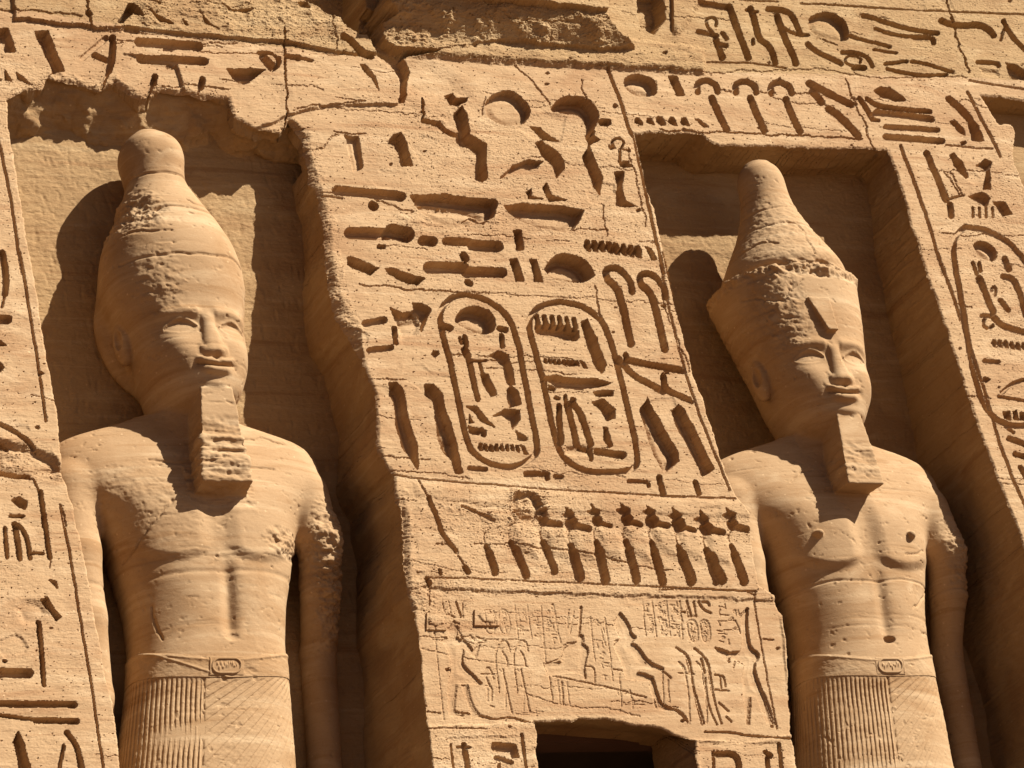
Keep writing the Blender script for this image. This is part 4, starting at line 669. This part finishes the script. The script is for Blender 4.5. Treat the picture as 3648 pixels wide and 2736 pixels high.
class Field:
    def __init__(s, lo, hi, h):
        s.lo = np.array(lo); s.h = h; s.ax = [np.arange(lo[a], hi[a], h, dtype=np.float32) for a in range(3)]
        s.F = np.full([len(a) for a in s.ax], 1.0, np.float32)
    def win(s, lo, hi):
        return tuple(slice(max(0, np.searchsorted(s.ax[a], lo[a]) - 1), np.searchsorted(s.ax[a], hi[a]) + 1) for a in range(3))
    def grid(s, w): return s.ax[0][w[0]][:, None, None], s.ax[1][w[1]][None, :, None], s.ax[2][w[2]][None, None, :]
    def add(s, fn, lo, hi, k=.03, sub=False):
        w = s.win(np.array(lo) - k - .04, np.array(hi) + k + .04)
        if 0 in s.F[w].shape: return
        f = fn(*s.grid(w)).astype(np.float32); s.F[w] = -smin(-s.F[w], f, k) if sub else smin(s.F[w], f, k)
def table(tab, z, sm=.05):
    t = np.array(tab, float); zz = np.arange(t[0, 0] - .3, t[-1, 0] + .3, .01); k = np.exp(-.5*(np.arange(-40, 41)*.01/sm)**2); k /= k.sum()
    r = []
    for c in range(1, t.shape[1]):
        y = np.interp(zz, t[:, 0], t[:, c]); y = np.convolve(np.pad(y, 40, mode='edge'), k, 'valid'); r.append(np.interp(z, zz, y).astype(np.float32))
    return r
def loft(tab, n=2.3, sm=.05, cx0=0, Hf=None, cap=True):
    """Rounded sections (z, y-centre, half width, half depth) stacked into a column; Hf(x, z) pushes its front forward."""
    def f(x, y, z):
        cx = cx0(z) if callable(cx0) else cx0
        cy, a, b = table(tab, z.ravel(), sm); cy, a, b = (v[None, None, :] for v in (cy, a, b))
        if Hf is not None:
            hm = Hf(x - cx, z); y = y + hm*sstep(.10, -.12, y - cy)
        q = (np.abs((x - cx)/a)**n + np.abs((y - cy)/b)**n)**(1/n); d = (q - 1)*np.minimum(a, b)*.9
        return np.maximum(d, np.maximum(z - tab[-1][0], tab[0][0] - z)) if cap else d
    return f
def ellip(c, r):
    c, r = np.array(c), np.array(r); return lambda x, y, z: (np.sqrt(((x-c[0])/r[0])**2 + ((y-c[1])/r[1])**2 + ((z-c[2])/r[2])**2) - 1)*r.min()
def limb(pts):
    def f(x, y, z):
        d = None
        for (ax, ay, az, ra), (bx, by, bz, rb) in zip(pts[:-1], pts[1:]):
            vx, vy, vz = bx-ax, by-ay, bz-az; t = np.clip(((x-ax)*vx + (y-ay)*vy + (z-az)*vz)/(vx*vx+vy*vy+vz*vz), 0, 1)
            e = np.sqrt((x-ax-t*vx)**2 + (y-ay-t*vy)**2 + (z-az-t*vz)**2) - (ra + (rb-ra)*t); d = e if d is None else smin(d, e, .04)
        return d
    return f
G_ = lambda x, s: np.exp(-.5*(x/s)**2)
def face(x0, ze, s=1.0, nose=.10, worn=.5):
    """Height of the features over the smooth front of the head: eyes at ze, x0 the middle."""
    def H_(x, z):
        x = (x - x0)/s; z = (z - ze)/s; ax = np.abs(x); h = 0*x + 0*z
        h = h - .034*G_(ax - .185, .085)*G_(z - .005, .055)                               # sockets
        h = h + .026*np.exp(-.5*((z - .115 + .5*(ax - .17)**2)/.030)**2)*sstep(.40, .28, ax)*sstep(.02, .08, ax)   # brow ridge
        u = (ax - .195)/.112; top = .054*(1 - u*u); bot = -.036*(1 - u*u)
        eye = sstep(0, .010, top - z)*sstep(0, .010, z - bot)*(np.abs(u) < 1)
        ball = .030*np.sqrt(np.clip(1 - (u*.95)**2, 0, 1))*(1 - .9*((z - .004)/.07)**2)
        h = h + eye*(-.024 + ball*1.15 - .12*np.clip(z + .005, -.02, .06))                 # eyeball set behind the lids
        lid = G_(z - top - .010, .009)*(np.abs(u) < 1.05) + .6*G_(z - bot + .010, .009)*(np.abs(u) < 1.0)
        h = h + .013*lid
        t = np.clip((.10 - z)/.31, 0, 1); wd = .050 + .045*t**1.6; ht = nose*(.36 + .64*t**.9)
        ridge = ht*np.clip(1 - (ax/wd)**2.6, 0, 1)**.8*sstep(.17, .06, z)*sstep(-.265, -.195, z)
        wing = .034*np.clip(1 - ((ax - .065)/.045)**2, 0, 1)*G_(z + .185, .028)
        h = h + np.maximum(ridge, wing)
        h = h + .050*G_(ax - .27, .11)*G_(z + .16, .10)                                  # cheeks
        h = h + .036*G_(ax, .15)*G_(z + .33, .085)                                       # muzzle
        lipw = sstep(.155, .10, ax); curve = .030*(ax/.14)**2
        zz = z - curve
        h = h + lipw*(.034*np.clip(1 - ((zz + .290 - .006*G_(ax - .03, .02))/.030)**2, 0, 1) + .032*sstep(.135, .05, ax)*np.clip(1 - ((zz + .350)/.036)**2, 0, 1))
        h = h - .030*G_(zz + .317, .0060)*sstep(.155, .12, ax)*.8 - .012*G_(ax - .145, .016)*G_(z + .30, .020)
        h = h - .018*G_(ax, .014)*G_(z + .25, .022) - .012*G_(ax, .12)*G_(z + .408, .022)
        h = h + .040*G_(ax, .13)*G_(z + .455, .055)
        return h*s
    return H_
def chest(nip, navel, line_d=.028):
    def H_(x, z):
        ax = np.abs(x); h = 0*x + 0*z
        pec = 4.83 + .13*np.clip(ax/.40 - .15, 0, 1)*0 - .10*np.sin(np.clip(ax/.62, 0, 1)*np.pi) + .08*(ax < .02)
        h = h + (.032 if line_d > .03 else .045)*sstep(-.035, .05, z - pec)*sstep(5.55, 5.1, z)*sstep(.02, .18, ax)*sstep(.80, .5, ax)
        h = h + nip*(.055*np.clip(1 - ((ax - .435)/.042)**2 - ((z - 5.01)/.036)**2, 0, 1)**.5)
        h = h - line_d*G_(x - .05, .035)*sstep(4.08, 4.2, z)*sstep(4.78, 4.55, z)
        h = h + .030*G_(ax - .24, .16)*G_(z - 4.42, .2)
        h = h - .05*navel*np.clip(1 - ((x - .06)/.055)**2 - ((z - 4.11)/.034)**2, 0, 1)**.6
        h = h + .035*G_(x, .42)*G_(z - 3.95, .17)
        return h
    return H_
BODY = [(2.2, -.22, .74, .44), (3.0, -.22, .68, .42), (3.45, -.22, .64, .40), (3.85, -.22, .605, .375), (4.15, -.22, .585, .36), (4.45, -.22, .61, .37), (4.75, -.22, .68, .395), (5.05, -.22, .745, .40), (5.17, -.21, .80, .40), (5.29, -.20, .93, .395), (5.44, -.19, 1.05, .38), (5.58, -.18, 1.085, .35), (5.70, -.17, 1.075, .32), (5.79, -.165, 1.03, .29), (5.86, -.17, .93, .265), (5.92, -.19, .66, .245), (6.0, -.22, .33, .2)]
def build_statue(kind, bx, hx, label, seed):
    h = .0095; left = kind == 'left'
    fd = Field((bx - 1.27, -1.12, 2.30), (bx + 1.27, .06, 8.66), h)
    lean = -.09 if left else -.07                             # the hips stand off the line of the head
    cxf = lambda z: bx + lean*np.clip(5 - z, 0, 3)**1.6
    a = fd.add
    a(loft(BODY, 2.5, .05, cxf, chest(.0 if left else 1.0, .35 if left else 1.0, .040 if left else .026)), (bx - 1.2, -.85, 2.2), (bx + 1.2, .1, 6.05), 0)
    for sx in (-1, 1):
        a(limb(([(bx + .92, -.26, 5.40, .17), (bx + .925, -.35, 5.0, .165), (bx + .915, -.25, 4.66, .15), (bx + .90, -.05, 4.22, .13)] if sx > 0 else [(bx - .95, -.26, 5.42, .19), (bx - .985, -.27, 4.9, .19), (bx - 1.0, -.25, 4.4, .18), (bx - .99, -.2, 3.8, .16)]) + [ (bx + sx*.90 + lean*1.6, -.06, 3.0, .13), (bx + sx*.88 + lean*2.5, -.06, 2.2, .12)]), (bx + sx*.95 - .35, -.45, 2.1), (bx + sx*.95 + .22, .1, 5.6), .06)
    a(loft([(5.4, -.22, .42, .27), (5.75, -.24, .35, .26), (6.0, -.24, .315, .27), (6.3, -.24, .32, .29)], 2.2, .05, hx), (hx - .5, -.7, 5.4), (hx + .5, .1, 6.3), .05)
    if left:
        ze, H_ = 6.565, face(.03, 6.565, 1.1, .052)
        head = [(5.94, -.36, .10, .16), (5.98, -.36, .21, .27), (6.09, -.36, .31, .36), (6.28, -.34, .395, .40), (6.5, -.32, .425, .425), (6.68, -.31, .45, .43), (6.84, -.31, .505, .435), (7.0, -.31, .555, .445), (7.2, -.31, .55, .45), (7.4, -.31, .505, .435), (7.6, -.31, .42, .38), (7.78, -.31, .325, .31), (7.92, -.31, .25, .245), (8.0, -.31, .222, .222), (8.1, -.31, .232, .232), (8.22, -.31, .252, .25), (8.33, -.31, .235, .235), (8.42, -.31, .17, .17), (8.47, -.31, .07, .07)]
        a(loft(head, 2.35, .035, lambda z: hx + .03*sstep(7.0, 6.6, z), H_), (hx - .7, -.95, 6.0), (hx + .7, .1, 8.5), .05)
        a(ellip((hx - .03, -.05, 6.85), (.53, .20, .62)), (hx - .6, -.3, 6.2), (hx + .55, .1, 7.5), .04)
    else:
        ze, H_ = 6.53, face(.0, 6.53, 1.1, .066)
        head = [(5.90, -.36, .10, .16), (5.94, -.36, .21, .28), (6.05, -.36, .305, .37), (6.23, -.34, .395, .415), (6.46, -.32, .435, .44), (6.68, -.31, .485, .455), (6.95, -.285, .545, .475), (7.2, -.25, .59, .50), (7.36, -.22, .625, .52), (7.40, -.22, .63, .525)]
        a(loft(head, 2.5, .03, hx, H_), (hx - .8, -1.1, 5.9), (hx + .8, .1, 7.41), .05)
        cr = [(7.2, -.28, .58, .45), (7.40, -.28, .57, .45), (7.5, -.31, .535, .45), (7.68, -.31, .435, .385), (7.84, -.31, .34, .315), (8.0, -.31, .27, .26), (8.14, -.31, .222, .218), (8.26, -.31, .205, .20), (8.42, -.31, .198, .195), (8.52, -.31, .17, .165), (8.58, -.31, .10, .10)]
        a(loft(cr, 2.1, .03, hx), (hx - .7, -.9, 7.2), (hx + .7, .1, 8.6), .015)
        def scar(x, y, z):                         # stump of the lost cobra on the brow
            t = (z - 6.75)/.32; xc = hx + .015 - .045*t; wv = .048 + .055*np.clip(t, 0, 1)
            yf = -.74 - .085*(1 - .55*np.clip(t, 0, 1))
            return np.maximum(np.maximum(np.abs(x - xc) - wv, np.abs(z - 6.91) - .16), np.maximum(yf - y, y + .5))
        a(scar, (hx - .15, -1.1, 6.7), (hx + .15, -.4, 7.15), .006)
    for sx in (-1, 1):                             # ears
        ex = hx + sx*(.46 if left else .465) + (.03 if left else 0); ey, ezz = (-.25, 6.66) if left else (-.33, 6.52)
        a(ellip((ex, ey, ezz), (.075, .095, .19)), (ex - .1, ey - .1, ezz - .2), (ex + .1, ey + .1, ezz + .2), .012)
        a(ellip((ex + sx*.062, ey - .035, ezz + .0), (.04, .04, .08)), (ex - .12, ey - .1, ezz - .2), (ex + .12, ey + .1, ezz + .2), .012, sub=True)
    # beard: a squared block widening downwards from the chin
    zt, zb, w0, w1 = (6.06, 5.27, .128, .20) if left else (6.02, 5.36, .115, .168)
    def beard(x, y, z):
        t = np.clip((zt - z)/(zt - zb), -.05, 1.05); wv = w0 + (w1 - w0)*t; yf = -.745 - (.03 if left else .08)*t; yb = yf + .30 + .05*t
        xx = np.abs(x - hx - (.04 - .05*t if left else .01 - .05*t)); slope = (z - zb)*1.0 + ((y - yf)*.30 if left else (y - yf)*-.10)
        return np.maximum(np.maximum(xx - wv, np.maximum(yf - y, y - yb)), np.maximum(z - zt, -slope))*.9
    a(beard, (hx - .3, -1.0, zb - .1), (hx + .3, -.3, zt), .012)
    fd.F[:, -1, :] = 1; fd.F[0] = 1; fd.F[-1] = 1; fd.F[:, :, 0] = 1; fd.F[:, :, -1] = 1; fd.F[:, 0] = 1
    V, Q = surface_net(fd.F, fd.lo, h)
    V = V.astype(np.float64); N = vnormals(V, Q)
    x, y, z = V[:, 0] - hx, V[:, 1], V[:, 2]
    nz = .0013*fbm3(V, (22, 22, 34), 4, .6, seed)*np.clip(.5 + fbm3(V, (2, 2, 2), 2, .5, seed + 70), .2, 1.8) + .0045*fbm3(V, (2.2, 2.2, 3), 2, .5, seed + 9)
    nz -= .013*np.clip(fbm3(V, (20, 26, 42), 3, .6, seed + 3) - .70, 0, .8)                       # pits
    nz -= .0045*np.clip(fbm3(V, (1.5, 1.5, 30), 4, .6, seed + 5) - .75, 0, 1)*2                   # weathered bedding lines
    def spot(cx, cz, rx, rz, amp, sc=12, s=1): return amp*np.clip(1 - ((x - cx)/rx)**2 - ((z - cz)/rz)**2, 0, 1)**.5*fbm3(V, (sc, sc, sc*1.6), 4, .65, seed + 20 + s)
    fr = (y < -.35)
    nz += fr*(spot(0, zb + .22, .26, .36 if left else .2, .010, 10) + np.clip(1 - ((z - zb - .2)/(.4 if left else .2))**2, 0, 1)*(np.abs(x) < .26)*(z < zt - .1)*(y < -.55)*(.022 if left else .010)*fbm3(V, (2.5, 2.5, 19), 4, .6, seed + 33))
    if left:
        nz += spot(-.30, 7.62, .22, .25, .022, 10, 2) - .020*np.clip(1 - ((x + .30)/.20)**2 - ((z - 7.60)/.20)**2, 0, 1)
        nz += spot(.92, 4.75, .24, .62, .020, 16, 3); nz += spot(.5, 4.9, .25, .12, .018, 14, 4); nz += spot(-.25, 6.95, .2, .35, .006, 18, 5); nz += spot(-.45, 5.3, .6, .3, .004, 20, 6)
        for zc, sl in ((7.18, .02), (7.62, .03), (8.0, -.03), (5.52, -.04)): nz -= .014*np.exp(-((z - zc - sl*x - .02*fbm3(V, (5, 5, 5), 2, .5, seed + 40))/.009)**2)*(np.abs(x) < .5)
        nz -= .018*np.exp(-((z - 4.63 - .03*x)/.018)**2)*.35
    else:
        nz += spot(-.1, 7.36, .75, .09, .030, 9, 2); nz += spot(-.33, 7.0, .25, .45, .010, 18, 3); nz += spot(.98, 4.95, .2, .4, .014, 16, 4)
        for zc, sl in ((8.05, .03), (7.85, .02), (4.62, .03)): nz -= .010*np.exp(-((z - zc - sl*x - .015*fbm3(V, (5, 5, 5), 2, .5, seed + 40))/.008)**2)
        nz += spot(0, 7.75, .5, .5, .005, 24, 5)
    gc = np.random.default_rng(seed + 7)         # hairline cracks across the front
    for k in range(16):
        cx0_, cz0_ = gc.uniform(-.85, .85), gc.uniform(3.9, 8.0); ang = gc.normal(0, .35) + (1.5 if k % 4 == 0 else 0); pl = [(cx0_, cz0_)]
        for j in range(gc.integers(3, 8)): ang += gc.normal(0, .35); cx0_ += .09*math.cos(ang); cz0_ += .09*math.sin(ang); pl.append((cx0_, cz0_))
        w_ = np.flatnonzero(fr & (np.abs(x - pl[0][0]) < .9) & (np.abs(z - pl[0][1]) < .9))
        if any(5.9 < c_z < 7.0 and abs(c_x) < .6 or (c_z < 5 and abs(c_x) < .25) for c_x, c_z in pl): continue
        dd_ = seg_dist(x[w_] + .012*fbm3(V[w_], (14, 14, 14), 2, .6, seed + 90), z[w_] + .012*fbm3(V[w_], (14, 14, 14), 2, .6, seed + 91), pl); nz[w_] -= .016*np.clip(1 - dd_/.011, 0, 1)
    V = V + N*nz[:, None]
    qc = V[Q].mean(1); cx_, cy_, cz_ = qc[:, 0] - hx, qc[:, 1], qc[:, 2]
    lab = np.zeros(len(Q), int)
    crown = cz_ > (ze + .30 + .12*(cx_**2)*2 - .10*sstep(-.45, -.15, cy_)) if left else cz_ > ze + .24
    lab[crown] = 1
    lab[(cy_ < -.36) & (cz_ < zt + .0) & (cz_ > zb - .02) & (np.abs(cx_) < w1 + .04) & (cy_ < -.60 + .0*cz_) & (np.abs(cx_) < w0 + (w1 - w0)*(zt - cz_)/(zt - zb) + .012)] = 2
    ear = (np.abs(np.abs(cx_ - (.03 if left else 0)) - .47) < .085) & (np.abs(cy_ - (-.25 if left else -.33)) < .11) & (np.abs(cz_ - (6.66 if left else 6.52)) < .20) & (cz_ < 6.86) & (cz_ > 6.3)
    lab[ear & (cx_ < 0)] = 3; lab[ear & (cx_ > 0)] = 4
    root = thing('colossal_statue', label, 'statue', loc=(0, 0, 0))
    for k, nm in ((0, 'body'), (1, 'crown'), (2, 'beard'), (3, 'ear'), (4, 'ear')):
        if (lab == k).any(): mesh_from(nm, V, Q[lab == k], M_STAT, root)
    # kilt and belt: sleeves of the same section, a little proud of the body
    def sleeve(nm, z0f, z1f, off, hh, nz_, nth, th0=-1.75, th1=1.75, par=root, label=None):
        th = np.linspace(th0, th1, nth); t = np.linspace(0, 1, nz_)
        TH_, T_ = np.meshgrid(th, t)
        xr = np.sin(TH_)
        zlo, zhi = z0f(xr), z1f(xr); Z = zlo + (zhi - zlo)*T_
        cy, a_, b_ = table(BODY, Z.ravel(), .05); cy, a_, b_ = (v.reshape(Z.shape) for v in (cy, a_, b_))
        s_, c_2 = np.sin(TH_), np.cos(TH_); n = 2.5
        rr = (np.abs(s_)**n + np.abs(c_2)**n)**(-1/n)
        X = a_*rr*s_; Y = cy - b_*rr*c_2
        Y = Y - (.035*G_(X, .42)*G_(Z - 3.95, .17))*sstep(.1, -.12, Y - cy)
        sg = np.concatenate([np.zeros((len(t), 1)), np.cumsum(np.hypot(np.diff(X, axis=1), np.diff(Y, axis=1)), 1)], 1); sg = sg - sg[:, [nth//2]]
        o = off + hh(X, Z, sg); o = np.where((T_ == 0) | (T_ == 1), -.03, o)
        nx_, ny_ = s_*rr, -c_2*rr; l = np.sqrt(nx_**2 + ny_**2)
        P3 = np.stack([X + cxf(Z) + o*nx_/l, Y + o*ny_/l, Z], -1).reshape(-1, 3)
        r = (.0018*fbm3(P3, (20, 20, 30), 4, .6, seed + 60) + .004*fbm3(P3, (3, 3, 5), 2, .5, seed + 61) - .012*np.clip(fbm3(P3, (16, 16, 26), 2, .5, seed + 63) - .62, 0, .8)).reshape(Z.shape)
        P3[:, 0] += (r*nx_/l).ravel(); P3[:, 1] += (r*ny_/l).ravel()
        return mesh_from(nm, P3, grid_quads(nz_, nth)[:, ::-1], M_STAT, par, True, label)
    zbelt_lo = lambda s: 3.785 + .09*s*s
    zbelt_hi = lambda s: 3.945 + .15*s*s
    sp = .035 if left else .036; xs_ = -.17 if left else -.02
    def pleats(Xr, Z, X):
        ang = np.arctan2(X - 1.02, 4.35 - Z)                      # fan of folds from the right hip
        lines = X + .05*(3.7 - Z)*(-X/.6)
        p1 = np.abs(np.mod(lines/sp, 1) - .5)*2; p2 = np.abs(np.mod(ang/.052, 1) - .5)*2
        fanm = sstep(xs_ - .01, xs_ + .01, X + (0 if left else .28*np.clip(3.2 - Z, 0, 1)*-1)); amp = sstep(0, .05, zbelt_lo(Xr/.6) - Z)
        g = -(.0105*(1 - sstep(.25, .6, p1))*(1 - fanm)) - (.0075*(1 - sstep(.2, .55, p2))*fanm)*sstep(.85, .45, X)
        return amp*g - .010*np.exp(-((X - xs_)/.012)**2)
    sleeve('kilt', lambda s: 2.25 + 0*s, lambda s: zbelt_lo(s) + .004, .006, pleats, 420, 760)
    def bd(X, Z, Y): return .006*np.exp(-((Z - (zbelt_hi(X/.6) - .03))/.012)**2) + .006*np.exp(-((Z - (zbelt_hi(X/.6) - .03 - .25*(X + .5)))/.011)**2)*(1 if left else .0)
    belt = sleeve('belt', lambda s: zbelt_lo(s) - .002, zbelt_hi, .010, bd, 60, 500)
    # name ring on the belt
    nxp, nzp = 90, 52; u = np.linspace(-.135, .135, nxp); v = np.linspace(-.072, .072, nzp); Uu, Vv = np.meshgrid(u, v)
    cxb = (.0 if left else .015); rr_ = np.maximum(np.abs(Uu) - .055, 0); dd = np.sqrt(rr_**2 + Vv**2) - .055 + 0*Uu
    hgt = .009*(dd < .006)*(dd > -.006) + .001*sstep(.02, .012, np.maximum(np.abs(Uu) - .115, np.abs(Vv) - .052))
    g8 = np.random.default_rng(seed)
    for k in range(11):
        u0, v0 = -.072 + .0145*k, g8.uniform(-.02, .02); e = .011*np.exp(-((Uu - u0)**2/g8.uniform(2e-5, 9e-5) + (Vv - v0)**2/g8.uniform(3e-5, 6e-4))); hgt = np.maximum(hgt, e*.8*(dd < -.01))
    hgt = hgt + .005*np.exp(-((Uu - (-.125 if left else .125))/.006)**2)*(np.abs(Vv) < .058)
    hgt[0, :] = hgt[-1, :] = -.02; hgt[:, 0] = hgt[:, -1] = -.02
    Zc = 3.872 + Vv + .0*Uu; cy, a_, b_ = table(BODY, Zc.ravel(), .05); cy, a_, b_ = (q_.reshape(Zc.shape) for q_ in (cy, a_, b_))
    X = Uu + cxb; Y = cy - b_*(1 - np.abs(X/a_)**2.5)**(1/2.5) - .035*G_(X, .42)*G_(Zc - 3.95, .17) - .014 - hgt
    mesh_from('belt_cartouche', np.stack([X + cxf(Zc), Y, Zc], -1).reshape(-1, 3), grid_quads(nzp, nxp), M_STAT, belt)
    return root
build_statue('left', -2.61, -2.53, 'colossal pharaoh statue with bulb topped crown and ragged broken beard, in the broken roofed niche', 100)
build_statue('right', 2.94, 2.97, 'colossal pharaoh statue with flat rimmed crown and square ended beard, in the squarer niche', 300)
